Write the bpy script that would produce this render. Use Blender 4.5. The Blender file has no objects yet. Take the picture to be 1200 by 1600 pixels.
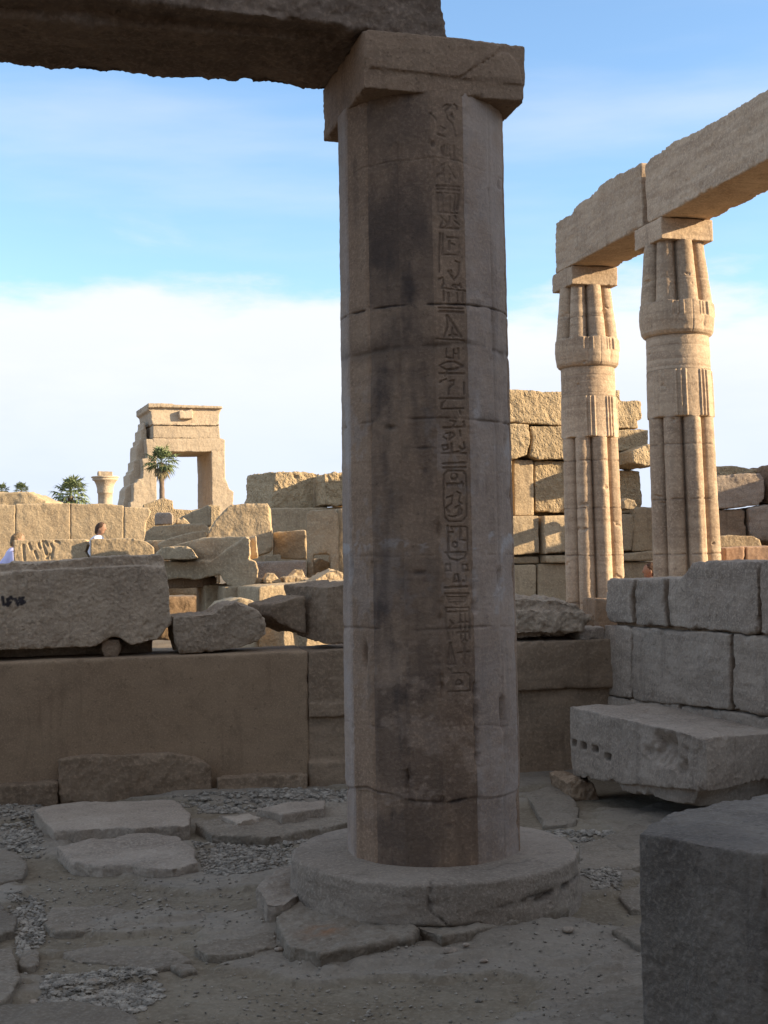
import bpy, bmesh, math, random
import numpy as np
from mathutils import Matrix, Vector
sc = bpy.context.scene
R = math.radians

# ------------------------------------------------------------------ camera
F_PX, CX, CY = 2050.0, 600.0, 800.0
CAM_Z, PITCH, ROLL = 1.6, R(1.96), R(1.0)
fw = np.array([0, math.cos(PITCH), math.sin(PITCH)])
up0 = np.array([0, -math.sin(PITCH), math.cos(PITCH)])
rt0 = np.array([1.0, 0, 0])
cam_x = math.cos(ROLL) * rt0 - math.sin(ROLL) * up0
cam_y = math.sin(ROLL) * rt0 + math.cos(ROLL) * up0
cam_o = np.array([0, 0, CAM_Z])
cd = bpy.data.cameras.new("camera")
cd.sensor_fit = 'VERTICAL'; cd.sensor_height = 36.0; cd.sensor_width = 27.0
cd.lens = F_PX * 36.0 / 1600.0
cd.clip_start = 0.05; cd.clip_end = 20000
co = bpy.data.objects.new("camera", cd); sc.collection.objects.link(co)
M = Matrix.Identity(4)
for i in range(3):
    M[i][0] = cam_x[i]; M[i][1] = cam_y[i]; M[i][2] = -fw[i]; M[i][3] = cam_o[i]
co.matrix_world = M
sc.camera = co

# ------------------------------------------------------------------ sun, sky, exposure
SUN_EL, SUN_AZ = R(17.0), R(8.0)          # azimuth: from +x towards the camera side (-y)
to_sun = np.array([math.cos(SUN_AZ) * math.cos(SUN_EL), -math.sin(SUN_AZ) * math.cos(SUN_EL), math.sin(SUN_EL)])
sl = bpy.data.lights.new("sun", 'SUN'); sl.energy = 5.0; sl.angle = R(0.6); sl.color = (1.0, 0.81, 0.55)
so = bpy.data.objects.new("sun", sl); sc.collection.objects.link(so)
so.rotation_euler = Vector(to_sun).to_track_quat('Z', 'Y').to_euler()
so.location = (8, -6, 12)
wd = bpy.data.worlds.new("World"); sc.world = wd; wd.use_nodes = True
nt = wd.node_tree; nt.nodes.clear()
N = nt.nodes.new; L = nt.links.new
def W(t, **k):
    n = N(t)
    for a, b in k.items(): setattr(n, a, b)
    return n
def wmath(op, a, b=None, clamp=False):
    n = W('ShaderNodeMath', operation=op); n.use_clamp = clamp
    for i, v in enumerate((a, b)):
        if v is None: continue
        if isinstance(v, (int, float)): n.inputs[i].default_value = v
        else: L(v, n.inputs[i])
    return n.outputs[0]
def wramp(v, lo, hi):
    n = W('ShaderNodeMapRange', interpolation_type='SMOOTHSTEP')
    L(v, n.inputs[0]); n.inputs[1].default_value = lo; n.inputs[2].default_value = hi
    return n.outputs[0]
sky = W('ShaderNodeTexSky', sky_type='NISHITA', sun_disc=False)
sky.sun_elevation = SUN_EL
sky.sun_rotation = math.atan2(to_sun[0], to_sun[1])
sky.air_density = 1.0; sky.dust_density = 0.6; sky.ozone_density = 2.2; sky.altitude = 100
tc = W('ShaderNodeTexCoord')
sep = W('ShaderNodeSeparateXYZ'); L(tc.outputs['Generated'], sep.inputs[0])
# clouds lie on a high layer: direction divided by its height
zc = wmath('MAXIMUM', sep.outputs[2], 0.02)
comb = W('ShaderNodeCombineXYZ')
L(wmath('DIVIDE', sep.outputs[0], wmath('ADD', zc, 0.25)), comb.inputs[0])
L(wmath('DIVIDE', sep.outputs[1], wmath('ADD', zc, 0.25)), comb.inputs[1])
n1 = W('ShaderNodeTexNoise'); n1.inputs['Scale'].default_value = 2.1; n1.inputs['Detail'].default_value = 9
n1.inputs['Roughness'].default_value = 0.55; n1.inputs['Distortion'].default_value = 0.35
L(comb.outputs[0], n1.inputs['Vector'])
mp = W('ShaderNodeMapping'); mp.inputs['Scale'].default_value = (1.0, 1.0, 3.4); mp.inputs['Location'].default_value = (3.1, 1.7, 0.4)
L(tc.outputs['Generated'], mp.inputs[0])
n2 = W('ShaderNodeTexNoise'); n2.inputs['Scale'].default_value = 5.5; n2.inputs['Detail'].default_value = 10; n2.inputs['Roughness'].default_value = 0.58
L(mp.outputs[0], n2.inputs['Vector'])
mp3 = W('ShaderNodeMapping'); mp3.inputs['Scale'].default_value = (1.0, 3.0, 7.0); mp3.inputs['Rotation'].default_value = (0, R(22), 0)
L(tc.outputs['Generated'], mp3.inputs[0])
n3 = W('ShaderNodeTexNoise'); n3.inputs['Scale'].default_value = 2.2; n3.inputs['Detail'].default_value = 8; n3.inputs['Roughness'].default_value = 0.5
L(mp3.outputs[0], n3.inputs['Vector'])
elev = wmath('ADD', sep.outputs[2], wmath('MULTIPLY', wmath('SUBTRACT', n2.outputs['Fac'], 0.5), 0.17))
bank = wmath('SUBTRACT', 1.0, wramp(elev, 0.165, 0.208))           # the cloud bank over the horizon
puff = wmath('MULTIPLY', wramp(n1.outputs['Fac'], 0.56, 0.74), wmath('SUBTRACT', 1.0, wramp(sep.outputs[2], 0.20, 0.30)))
wisp = wmath('MULTIPLY', wramp(n3.outputs['Fac'], 0.42, 0.78), 0.36)
over = wmath('MULTIPLY', wramp(sep.outputs[2], 0.42, 0.62), wramp(n1.outputs['Fac'], 0.30, 0.62))     # unseen thin cloud overhead, added to brighten and whiten the fill light
lowb = wmath('SUBTRACT', 1.0, wramp(sep.outputs[2], 0.09, 0.15))
cov = wmath('MAXIMUM', wmath('MAXIMUM', wmath('MAXIMUM', bank, lowb), puff), wmath('MAXIMUM', wisp, wmath('MULTIPLY', over, 0.8)), True)
low = wramp(sep.outputs[2], 0.06, 0.19)
ccol = W('ShaderNodeMix', data_type='RGBA'); L(low, ccol.inputs[0])
ccol.inputs[6].default_value = (3.95, 4.35, 5.1, 1); ccol.inputs[7].default_value = (4.7, 4.8, 5.0, 1)
skyc = W('ShaderNodeMix', data_type='RGBA', blend_type='MULTIPLY'); skyc.inputs[0].default_value = 1.0
L(sky.outputs[0], skyc.inputs[6]); skyc.inputs[7].default_value = (1.34, 1.42, 1.47, 1)
cshade = W('ShaderNodeMix', data_type='RGBA', blend_type='MULTIPLY'); L(wramp(n2.outputs['Fac'], 0.62, 0.36), cshade.inputs[0]); L(ccol.outputs[2], cshade.inputs[6]); cshade.inputs[7].default_value = (0.95, 0.965, 0.985, 1)
mix = W('ShaderNodeMix', data_type='RGBA'); L(cov, mix.inputs[0]); L(skyc.outputs[2], mix.inputs[6]); L(cshade.outputs[2], mix.inputs[7])
bg = W('ShaderNodeBackground'); bg.inputs[1].default_value = 0.10; L(mix.outputs[2], bg.inputs[0])
wo = W('ShaderNodeOutputWorld'); L(bg.outputs[0], wo.inputs[0])
sc.view_settings.view_transform = 'Standard'; sc.view_settings.look = 'None'
sc.view_settings.exposure = 1.12; sc.view_settings.gamma = 1.0
sc.cycles.use_denoising = True
sc.cycles.max_bounces = 8; sc.cycles.diffuse_bounces = 4

# ------------------------------------------------------------------ pixels of the survey photo -> places
def ray(px, py):
    u, v = (px - CX) / F_PX, (CY - py) / F_PX
    d = u * cam_x + v * cam_y + fw
    return d
def at(px, py, Y):
    d = ray(px, py); return cam_o + d * (Y / d[1])
def gz(px, py, z=0.0):
    d = ray(px, py); return cam_o + d * ((z - CAM_Z) / d[2])
class Plane:
    """a vertical plane through the point seen at px0 at distance Y0; a = how much its right end recedes"""
    def __init__(s, px0, Y0, a):
        p = at(px0, 980, Y0); s.o = np.array([p[0], p[1], 0.0])
        a = R(a); s.e = np.array([math.cos(a), math.sin(a), 0]); s.n = np.array([math.sin(a), -math.cos(a), 0])
    def hit(s, px, py):
        d = ray(px, py); t = np.dot(s.o - cam_o, s.n) / np.dot(d, s.n); return cam_o + d * t

# ------------------------------------------------------------------ noise
def _hash(ix, iy, iz, seed):
    h = (ix * 374761393 + iy * 668265263 + iz * 2147483647 + seed * 974634541) & 0xffffffff
    h = ((h ^ (h >> 13)) * 1274126177) & 0xffffffff
    h = ((h ^ (h >> 16)) * 2246822519) & 0xffffffff
    return h ^ (h >> 15)
def perlin(p, seed=0):
    i = np.floor(p).astype(np.int64); f = p - i
    u = f * f * f * (f * (f * 6 - 15) + 10)
    r = np.zeros(len(p))
    for dx in (0, 1):
        wx = u[:, 0] if dx else 1 - u[:, 0]
        for dy in (0, 1):
            wy = u[:, 1] if dy else 1 - u[:, 1]
            for dz in (0, 1):
                wz = u[:, 2] if dz else 1 - u[:, 2]
                h = _hash(i[:, 0] + dx, i[:, 1] + dy, i[:, 2] + dz, seed)
                gx = (h & 1023) / 511.5 - 1; gy = ((h >> 10) & 1023) / 511.5 - 1; g_z = ((h >> 20) & 1023) / 511.5 - 1
                r += wx * wy * wz * (gx * (f[:, 0] - dx) + gy * (f[:, 1] - dy) + g_z * (f[:, 2] - dz))
    return r
def fbm(p, octs=4, seed=0, gain=0.5):
    a, r, s = 1.0, np.zeros(len(p)), 1.0
    for k in range(octs):
        r += a * perlin(p * s, seed + k * 17); a *= gain; s *= 2.03
    return r
def sstep(x, a, b):
    t = np.clip((x - a) / (b - a), 0, 1); return t * t * (3 - 2 * t)

# ------------------------------------------------------------------ objects
def link(o, parent=None):
    sc.collection.objects.link(o)
    if parent is not None: o.parent = parent
    return o
def tag(o, label=None, cat=None, group=None, kind=None):
    if label: o['label'] = label
    if cat: o['category'] = cat
    if group: o['group'] = group
    if kind: o['kind'] = kind
    return o
def empty(name, loc, label, cat, group=None):
    o = bpy.data.objects.new(name, None); o.empty_display_size = 0.2
    o.location = loc; link(o); return tag(o, label, cat, group)
def mesh_obj(name, V, Fc, mat, parent=None, smooth=True, attrs=None, origin=None):
    """one mesh object; V in world coordinates, the origin goes to the base centre (or to the parent's place)"""
    V = np.asarray(V, float)
    if parent is not None: org = np.array(parent.location)
    elif origin is not None: org = np.asarray(origin, float)
    else: org = np.array([(V[:, 0].min() + V[:, 0].max()) / 2, (V[:, 1].min() + V[:, 1].max()) / 2, V[:, 2].min()])
    me = bpy.data.meshes.new(name)
    V = V - org
    if isinstance(Fc, np.ndarray):
        nv, nf, k = len(V), len(Fc), Fc.shape[1]
        me.vertices.add(nv); me.vertices.foreach_set('co', V.astype(np.float32).ravel())
        me.loops.add(nf * k); me.loops.foreach_set('vertex_index', Fc.astype(np.int32).ravel())
        me.polygons.add(nf); me.polygons.foreach_set('loop_start', np.arange(0, nf * k, k, dtype=np.int32))
        me.update(calc_edges=True); me.validate()
    else:
        me.from_pydata([tuple(v) for v in V], [], [tuple(f) for f in Fc]); me.update()
    me.polygons.foreach_set('use_smooth', [bool(smooth)] * len(me.polygons))
    for k, arr in (attrs or {}).items():
        a = me.attributes.new(k, 'FLOAT', 'POINT'); a.data.foreach_set('value', np.asarray(arr, np.float32))
    if mat is not None: me.materials.append(mat)
    o = bpy.data.objects.new(name, me); link(o, parent)
    if parent is None: o.location = org
    return o

def prism(front, off):
    """closed shell from a polygon (world points) and an offset vector"""
    front = [np.asarray(p, float) for p in front]; n = len(front); off = np.asarray(off, float)
    V = front + [p + off for p in front]
    Fc = [tuple(range(n)), tuple(range(2 * n - 1, n - 1, -1))] + [(i, i + n, (i + 1) % n + n, (i + 1) % n) for i in range(n)]
    return V, Fc
def hexa(b, t):
    """closed shell from a bottom ring and a top ring of points"""
    n = len(b); V = [np.asarray(p, float) for p in list(b) + list(t)]
    Fc = [tuple(range(n - 1, -1, -1)), tuple(range(n, 2 * n))] + [(i, (i + 1) % n, (i + 1) % n + n, i + n) for i in range(n)]
    return V, Fc
def box(c, e, n, h):
    """box: centre of the base c, half size along e and n, height"""
    c, e, n = (np.asarray(x, float) for x in (c, e, n))
    b = [c - e - n, c + e - n, c + e + n, c - e + n]
    return hexa(b, [p + np.array([0, 0, h]) for p in b])
def px_poly(pl, pts): return [pl.hit(x, y) for x, y in pts]
def px_prism(pl, pts, depth, front=0.0):
    return prism([p + pl.n * front for p in px_poly(pl, pts)], -pl.n * depth)

def eval_mesh(V, Fc, mods):
    bm = bmesh.new(); vs = [bm.verts.new(tuple(v)) for v in V]
    for f in Fc:
        try: bm.faces.new([vs[i] for i in f])
        except ValueError: pass
    bmesh.ops.recalc_face_normals(bm, faces=bm.faces)
    me = bpy.data.meshes.new("tmp"); bm.to_mesh(me); bm.free()
    o = bpy.data.objects.new("tmp", me); sc.collection.objects.link(o)
    for fn in mods: fn(o)
    dg = bpy.context.evaluated_depsgraph_get(); ev = o.evaluated_get(dg); em = ev.to_mesh()
    n = len(em.vertices); co_ = np.empty(n * 3, np.float32); em.vertices.foreach_get('co', co_)
    em.calc_loop_triangles()
    polys = np.empty(len(em.polygons), np.int32); em.polygons.foreach_get('loop_total', polys)
    lv = np.empty(len(em.loops), np.int32); em.loops.foreach_get('vertex_index', lv)
    if len(polys) and (polys == 4).all(): FA = lv.reshape(-1, 4)
    else:
        FA = np.empty(len(em.loop_triangles) * 3, np.int32); em.loop_triangles.foreach_get('vertices', FA); FA = FA.reshape(-1, 3)
    ev.to_mesh_clear(); bpy.data.objects.remove(o); bpy.data.meshes.remove(me)
    return co_.reshape(-1, 3).astype(float), FA
def vert_normals(V, FA):
    a = V[FA[:, 0]]; b = V[FA[:, 1]]; c = V[FA[:, 2]]
    n = np.cross(b - a, c - a)
    if FA.shape[1] == 4: n += np.cross(c - a, V[FA[:, 3]] - a)
    out = np.zeros_like(V)
    for k in range(FA.shape[1]):
        for j in range(3): out[:, j] += np.bincount(FA[:, k], weights=n[:, j], minlength=len(V))
    return out / np.maximum(np.linalg.norm(out, axis=1, keepdims=True), 1e-9)
def edges_of(FA):
    k = FA.shape[1]
    E = np.concatenate([np.stack([FA[:, i], FA[:, (i + 1) % k]], 1) for i in range(k)])
    E.sort(axis=1); return np.unique(E, axis=0)
def smooth(V, E, it):
    deg = np.bincount(E.ravel(), minlength=len(V)).astype(float)[:, None]
    S = V.copy()
    for _ in range(it):
        A = np.zeros_like(S)
        for j in range(3):
            A[:, j] = np.bincount(E[:, 0], weights=S[E[:, 1], j], minlength=len(V)) + np.bincount(E[:, 1], weights=S[E[:, 0], j], minlength=len(V))
        S = 0.5 * S + 0.5 * A / np.maximum(deg, 1)
    return S
def join(shells):
    V, Fc = [], []
    for v, f in shells:
        o = len(V); V += list(v); Fc += [tuple(i + o for i in q) for q in f]
    return V, Fc
SEED = [0]
VOXK = 0.58
def rock(shells, vox, amp=0.01, freq=4.0, wear=0.05, strat=0.0, pits=0.0, wear_lo=0.06, wear_hi=0.36, chisel=0.0):
    """weathered stone: shells -> voxel remesh -> worn edges -> noise along the normals. returns V, F, attrs"""
    SEED[0] += 1; sd = SEED[0] * 7; vox = vox * VOXK
    V, Fc = join(shells)
    def m(o):
        r = o.modifiers.new("r", 'REMESH'); r.mode = 'VOXEL'; r.voxel_size = vox; r.adaptivity = 0
    V, FA = eval_mesh(V, Fc, [m])
    E = edges_of(FA)
    it = int(min(60, max(2, (wear / vox) ** 2 * 1.8)))
    
    S0 = V; S = smooth(S0, E, it)
    q = fbm(V * (0.30 / max(wear, 0.02)), 3, sd) + 0.35 * fbm(V * (1.4 / max(wear, 0.02)), 2, sd + 6)
    mk = (0.03 + 0.97 * sstep(q, wear_lo, wear_hi))[:, None]
    V = S0 * (1 - mk) + S * mk
    nr = vert_normals(V, FA)
    d = amp * fbm(V * freq, 5, sd + 1, 0.55) + 0.35 * amp * fbm(V * freq * 5, 3, sd + 8, 0.6)
    cav = np.clip(-fbm(V * freq * 0.6, 3, sd + 2), 0, 1); d -= amp * 1.2 * cav ** 1.5
    if strat: d += strat * fbm(V * np.array([0.8, 0.8, 9.0]), 3, sd + 3)
    if chisel:
        sl_ = V @ np.array([[1, 0, 0], [0, 1, 0], [0.55, 0.0, 1]])
        d += chisel * fbm(sl_ * np.array([14, 14, 5.0]), 3, sd + 5)
    if pits:
        pn = perlin(V * 9.0, sd + 4); d -= pits * sstep(pn, 0.30, 0.55)
    V = V + nr * d[:, None]
    return V, FA, {}
def stone(name, shells, mat, vox, label=None, cat='stone block', group=None, parent=None, attrs_fn=None, **k):
    V, FA, at_ = rock(shells, vox, **k)
    if attrs_fn: at_ = attrs_fn(V)
    o = mesh_obj(name, V, FA, mat, parent, True, at_)
    if label: tag(o, label, cat if parent is None else None, group)
    return o

# ------------------------------------------------------------------ materials
def stone_mat(name, col, col2, col3=None, scale=1.0, bump=0.35, fine=60.0, band=0.5, rough=0.92, pit=0.0, bdist=0.012):
    m = bpy.data.materials.new(name); m.use_nodes = True
    t = m.node_tree; t.nodes.clear(); N = t.nodes.new; L = t.links.new
    out = N('ShaderNodeOutputMaterial'); bs = N('ShaderNodeBsdfPrincipled'); L(bs.outputs[0], out.inputs[0])
    bs.inputs['Roughness'].default_value = rough; bs.inputs['Specular IOR Level'].default_value = 0.18
    tc = N('ShaderNodeTexCoord'); oi = N('ShaderNodeObjectInfo')
    ml = N('ShaderNodeMath'); ml.operation = 'MULTIPLY'; L(oi.outputs['Random'], ml.inputs[0]); ml.inputs[1].default_value = 37.0
    ad = N('ShaderNodeVectorMath'); ad.operation = 'ADD'; L(tc.outputs['Object'], ad.inputs[0]); L(ml.outputs[0], ad.inputs[1])
    def noise(sc_, det, ro=0.55, vec=None, dist=0.0):
        n = N('ShaderNodeTexNoise'); n.inputs['Scale'].default_value = sc_; n.inputs['Detail'].default_value = det
        n.inputs['Roughness'].default_value = ro; n.inputs['Distortion'].default_value = dist
        L(vec or ad.outputs[0], n.inputs['Vector']); return n.outputs['Fac']
    def rmp(v, lo, hi):
        n = N('ShaderNodeMapRange'); n.interpolation_type = 'SMOOTHSTEP'; L(v, n.inputs[0]); n.inputs[1].default_value = lo; n.inputs[2].default_value = hi; return n.outputs[0]
    def mixc(f, a, b, blend='MIX'):
        n = N('ShaderNodeMix'); n.data_type = 'RGBA'; n.blend_type = blend
        if isinstance(f, float): n.inputs[0].default_value = f
        else: L(f, n.inputs[0])
        for s, v in ((6, a), (7, b)):
            if isinstance(v, tuple): n.inputs[s].default_value = (*v, 1)
            else: L(v, n.inputs[s])
        return n.outputs[2]
    def mul(a, k):
        n = N('ShaderNodeMath'); n.operation = 'MULTIPLY'; L(a, n.inputs[0])
        if isinstance(k, float): n.inputs[1].default_value = k
        else: L(k, n.inputs[1])
        return n.outputs[0]
    big = rmp(noise(1.3 * scale, 6, 0.6, dist=0.4), 0.34, 0.68)
    mpn = N('ShaderNodeMapping'); L(ad.outputs[0], mpn.inputs[0]); mpn.inputs['Scale'].default_value = (0.5, 0.5, 5.0); mpn.inputs['Rotation'].default_value = (0.06, 0.04, 0)
    bandn = rmp(noise(3.0 * scale, 5, 0.6, mpn.outputs[0], 0.6), 0.38, 0.72)
    med = noise(9.0 * scale, 6, 0.62)
    fin = noise(fine, 5, 0.65)
    c = mixc(big, col, col2)
    pat = rmp(noise(0.8 * scale, 7, 0.68, dist=0.8), 0.48, 0.72)
    c = mixc(mul(pat, 0.55), c, (0.55 * col2[0], 0.52 * col2[1], 0.52 * col2[2]))
    pale_ = rmp(noise(2.4 * scale, 8, 0.7, dist=0.6), 0.55, 0.78)  # paler patches, spread at random
    c = mixc(mul(pale_, 0.45), c, (min(1, 1.3 * col[0]), min(1, 1.33 * col[1]), min(1, 1.38 * col[2])))
    c = mixc(mul(bandn, band), c, col3 or tuple(0.72 * x for x in col2))
    c = mixc(mul(rmp(med, 0.5, 0.75), 0.6), c, tuple(0.62 * x for x in col))
    spk = rmp(noise(fine * 0.42, 3, 0.7), 0.60, 0.70)
    c = mixc(mul(spk, 0.55), c, tuple(0.45 * x for x in col2))
    c = mixc(mul(rmp(fin, 0.46, 0.66), 0.6), c, tuple(min(1, 1.22 * x) for x in col))
    mps = N('ShaderNodeMapping'); L(ad.outputs[0], mps.inputs[0]); mps.inputs['Scale'].default_value = (7.0, 7.0, 0.55)
    drip = rmp(noise(1.6 * scale, 5, 0.6, mps.outputs[0], 0.3), 0.54, 0.76)
    c = mixc(mul(drip, 0.42), c, (0.5 * col2[0], 0.48 * col2[1], 0.48 * col2[2]))
    # random tint of each stone
    hv = N('ShaderNodeMapRange'); L(oi.outputs['Random'], hv.inputs[0]); hv.inputs[3].default_value = 0.86; hv.inputs[4].default_value = 1.1
    cb = N('ShaderNodeCombineColor'); 
    for i in range(3): L(hv.outputs[0], cb.inputs[i])
    c = mixc(1.0, c, cb.outputs[0], 'MULTIPLY')
    for an, colr in (('dark', (0.040, 0.031, 0.029)), ('brown', (0.13, 0.085, 0.055)), ('pale', (0.42, 0.37, 0.335)), ('rust', (0.26, 0.10, 0.03)), ('paint', (0.012, 0.012, 0.02))):
        a = N('ShaderNodeAttribute'); a.attribute_name = an
        c = mixc(a.outputs['Fac'], c, colr)
    L(c, bs.inputs['Base Color'])
    hsum = N('ShaderNodeMath'); hsum.operation = 'MULTIPLY_ADD'; L(fin, hsum.inputs[0]); hsum.inputs[1].default_value = 0.6; L(mul(med, 1.0), hsum.inputs[2])
    hh = hsum.outputs[0]
    if pit:
        vo = N('ShaderNodeTexVoronoi'); vo.inputs['Scale'].default_value = 26.0; L(ad.outputs[0], vo.inputs['Vector'])
        h2 = N('ShaderNodeMath'); h2.operation = 'MULTIPLY_ADD'; L(rmp(vo.outputs['Distance'], 0.0, 0.5), h2.inputs[0]); h2.inputs[1].default_value = pit; L(hh, h2.inputs[2]); hh = h2.outputs[0]
    bp = N('ShaderNodeBump'); bp.inputs['Strength'].default_value = bump; bp.inputs['Distance'].default_value = bdist
    L(hh, bp.inputs['Height']); L(bp.outputs[0], bs.inputs['Normal'])
    return m
def plain(name, col, rough=0.8, var=0.25, scale=8.0):
    m = bpy.data.materials.new(name); m.use_nodes = True; t = m.node_tree; bs = t.nodes['Principled BSDF']
    n = t.nodes.new('ShaderNodeTexNoise'); n.inputs['Scale'].default_value = scale; n.inputs['Detail'].default_value = 4
    tc = t.nodes.new('ShaderNodeTexCoord'); t.links.new(tc.outputs['Object'], n.inputs['Vector'])
    r = t.nodes.new('ShaderNodeValToRGB'); r.color_ramp.elements[0].position = 0.3; r.color_ramp.elements[1].position = 0.75
    r.color_ramp.elements[0].color = (*[c * (1 - var) for c in col], 1); r.color_ramp.elements[1].color = (*[min(1, c * (1 + var)) for c in col], 1)
    t.links.new(n.outputs['Fac'], r.inputs[0]); t.links.new(r.outputs[0], bs.inputs['Base Color'])
    bs.inputs['Roughness'].default_value = rough; bs.inputs['Specular IOR Level'].default_value = 0.25
    return m
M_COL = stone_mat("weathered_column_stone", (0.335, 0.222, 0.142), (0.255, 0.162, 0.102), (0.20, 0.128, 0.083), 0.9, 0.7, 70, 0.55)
M_BASE = stone_mat("dusty_grey_stone", (0.36, 0.285, 0.215), (0.275, 0.213, 0.158), None, 1.1, 0.9, 70, 0.4)
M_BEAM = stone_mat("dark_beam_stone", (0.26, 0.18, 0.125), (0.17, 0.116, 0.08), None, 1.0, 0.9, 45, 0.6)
M_PLASTER = stone_mat("brown_plaster", (0.285, 0.19, 0.115), (0.23, 0.15, 0.09), (0.19, 0.125, 0.078), 0.9, 0.45, 90, 0.3, bdist=0.006)
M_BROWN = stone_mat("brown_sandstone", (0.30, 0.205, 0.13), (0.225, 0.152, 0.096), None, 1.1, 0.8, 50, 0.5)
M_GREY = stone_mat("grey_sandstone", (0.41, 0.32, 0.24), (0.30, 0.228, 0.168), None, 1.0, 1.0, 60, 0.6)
M_ROUGH = stone_mat("rough_brown_stone", (0.40, 0.295, 0.20), (0.30, 0.218, 0.148), None, 1.6, 0.8, 44, 0.35, pit=0.3, bdist=0.018)
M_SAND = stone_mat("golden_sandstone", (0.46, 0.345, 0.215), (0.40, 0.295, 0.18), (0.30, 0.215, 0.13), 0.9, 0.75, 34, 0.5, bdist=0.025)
M_HEWN = stone_mat("rough_hewn_sandstone", (0.47, 0.35, 0.21), (0.41, 0.30, 0.175), None, 0.8, 0.9, 22, 0.3, pit=0.3, bdist=0.05)
M_TALL = stone_mat("pale_column_sandstone", (0.53, 0.395, 0.27), (0.45, 0.325, 0.215), (0.30, 0.21, 0.14), 0.8, 0.5, 40, 0.8)
M_FAR = stone_mat("distant_gate_stone", (0.50, 0.395, 0.275), (0.44, 0.34, 0.235), (0.37, 0.28, 0.19), 0.22, 0.5, 9, 0.5, bdist=0.08)
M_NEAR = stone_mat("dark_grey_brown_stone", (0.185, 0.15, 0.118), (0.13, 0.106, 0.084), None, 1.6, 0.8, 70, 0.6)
M_FALL = stone_mat("dusty_tan_stone", (0.40, 0.315, 0.24), (0.31, 0.24, 0.18), None, 1.0, 0.9, 55, 0.5)
M_SLAB = stone_mat("dirt_covered_slab", (0.25, 0.20, 0.148), (0.185, 0.143, 0.102), None, 1.4, 0.9, 60, 0.4)

# ================================================================== the ground: one sheet, courtyard and terrace
WA, WB = gz(0, 1250), gz(530, 1222)
we = (WB - WA)[:2]; we /= np.linalg.norm(we); wn = np.array([we[1], -we[0]])        # wn towards the camera
WALL_A = math.degrees(math.atan2(we[1], we[0]))
RC = at(945, 980, 9.9)[:2]                                       # corner of the two court walls
RE = np.array([math.cos(R(-70)), math.sin(R(-70))]); RN = np.array([RE[1], -RE[0]])   # right wall runs towards the camera
def court(x, y):
    d1 = (x - WA[0]) * wn[0] + (y - WA[1]) * wn[1] + 0.28          # > 0 inside the court
    d2 = (x - RC[0]) * RN[0] + (y - RC[1]) * RN[1] + 0.40
    return np.minimum(d1, d2)
def terrace(x, y):
    z = 0.30 + 0.08 * sstep(y, 11, 14) + 0.05 * sstep(y, 24, 34) + 0.5 * sstep(y, 60, 200)
    z = z + 0.15 * sstep(x, 1.5, 4.0) * (1 - sstep(y, 18, 24))
    return z
def lin(a, b, s): return np.arange(a, b, s)
def geo(a, b, n): return np.geomspace(a, b, n)
gx = np.concatenate([-geo(6, 4000, 60)[::-1], lin(-5.95, -3.5, 0.06), lin(-3.5, 3.6, 0.022), lin(3.6, 6.0, 0.06), geo(6, 4000, 60)])
gy = np.concatenate([-geo(3, 400, 24)[::-1], lin(-2.8, 2.2, 0.1), lin(2.2, 6.0, 0.02), lin(6.0, 11.5, 0.03), lin(11.5, 26, 0.25), geo(26, 6000, 60)])
GX, GY = np.meshgrid(gx, gy); P2 = np.stack([GX.ravel(), GY.ravel(), np.zeros(GX.size)], 1)
inside = sstep(court(P2[:, 0], P2[:, 1]), -0.06, 0.06)
hc = 0.035 * fbm(P2 * 0.55, 4, 901) + 0.012 * fbm(P2 * 3.0, 4, 902) + 0.0055 * fbm(P2 * 14.0, 4, 903)
layer = fbm(P2 * np.array([0.9, 1.6, 1]) + 5, 4, 905)             # worn bedrock ledges in the dirt
for lv, st in ((0.02, 0.022), (0.28, 0.02)): hc += st * sstep(layer, lv, lv + 0.035)
hc += 0.05 * np.exp(-((P2[:, 0] - 0.21) ** 2 + (P2[:, 1] - 6.2) ** 2) / 1.0) - 0.035
ht = terrace(P2[:, 0], P2[:, 1]) + 0.06 * fbm(P2 * 0.7, 4, 904)
P2[:, 2] = hc * inside + ht * (1 - inside)
nx, ny = len(gx), len(gy); ii = np.arange((nx - 1) * (ny - 1)); r_, c_ = ii // (nx - 1), ii % (nx - 1)
a0 = r_ * nx + c_
GF = np.stack([a0, a0 + 1, a0 + nx + 1, a0 + nx], 1)
M_SOIL = stone_mat("dusty_soil", (0.215, 0.17, 0.118), (0.16, 0.12, 0.077), (0.25, 0.205, 0.15), 1.3, 1.0, 45, 0.0, rough=0.97, bdist=0.012)
grd = mesh_obj("ground", P2, GF, M_SOIL, None, True, {'pale': 0.16 * sstep(layer, 0.0, 0.12) * inside}, origin=(0, 0, 0))
tag(grd, "grey brown dusty courtyard floor and the sandy terrace beyond its walls", kind="structure")
def ground_z(x, y):
    """height of the courtyard sheet, without its finest noise"""
    p = np.array([[x, y, 0.0]]); h = 0.035 * fbm(p * 0.55, 4, 901) + 0.012 * fbm(p * 3.0, 4, 902)
    lay = fbm(p * np.array([0.9, 1.6, 1]) + 5, 4, 905)
    for lv, st in ((0.02, 0.022), (0.28, 0.02)): h += st * sstep(lay, lv, lv + 0.035)
    return float((h + 0.05 * np.exp(-((x - 0.21) ** 2 + (y - 6.2) ** 2) / 1.0) - 0.035)[0])

# ================================================================== the polygonal column
CC = np.array([0.207, 6.20, 0.0]); RAD = 0.406; YAW = R(16.0)
e1 = np.array([math.cos(YAW), math.sin(YAW), 0]); e2 = np.array([-math.sin(YAW), math.cos(YAW), 0])
Z0, Z1 = 0.225, 3.685
col = empty("polygonal_column", (CC[0], CC[1], 0.0), "sixteen-sided stone column carved with a strip of hieroglyphs, standing in the middle of the courtyard", "column")
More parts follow.
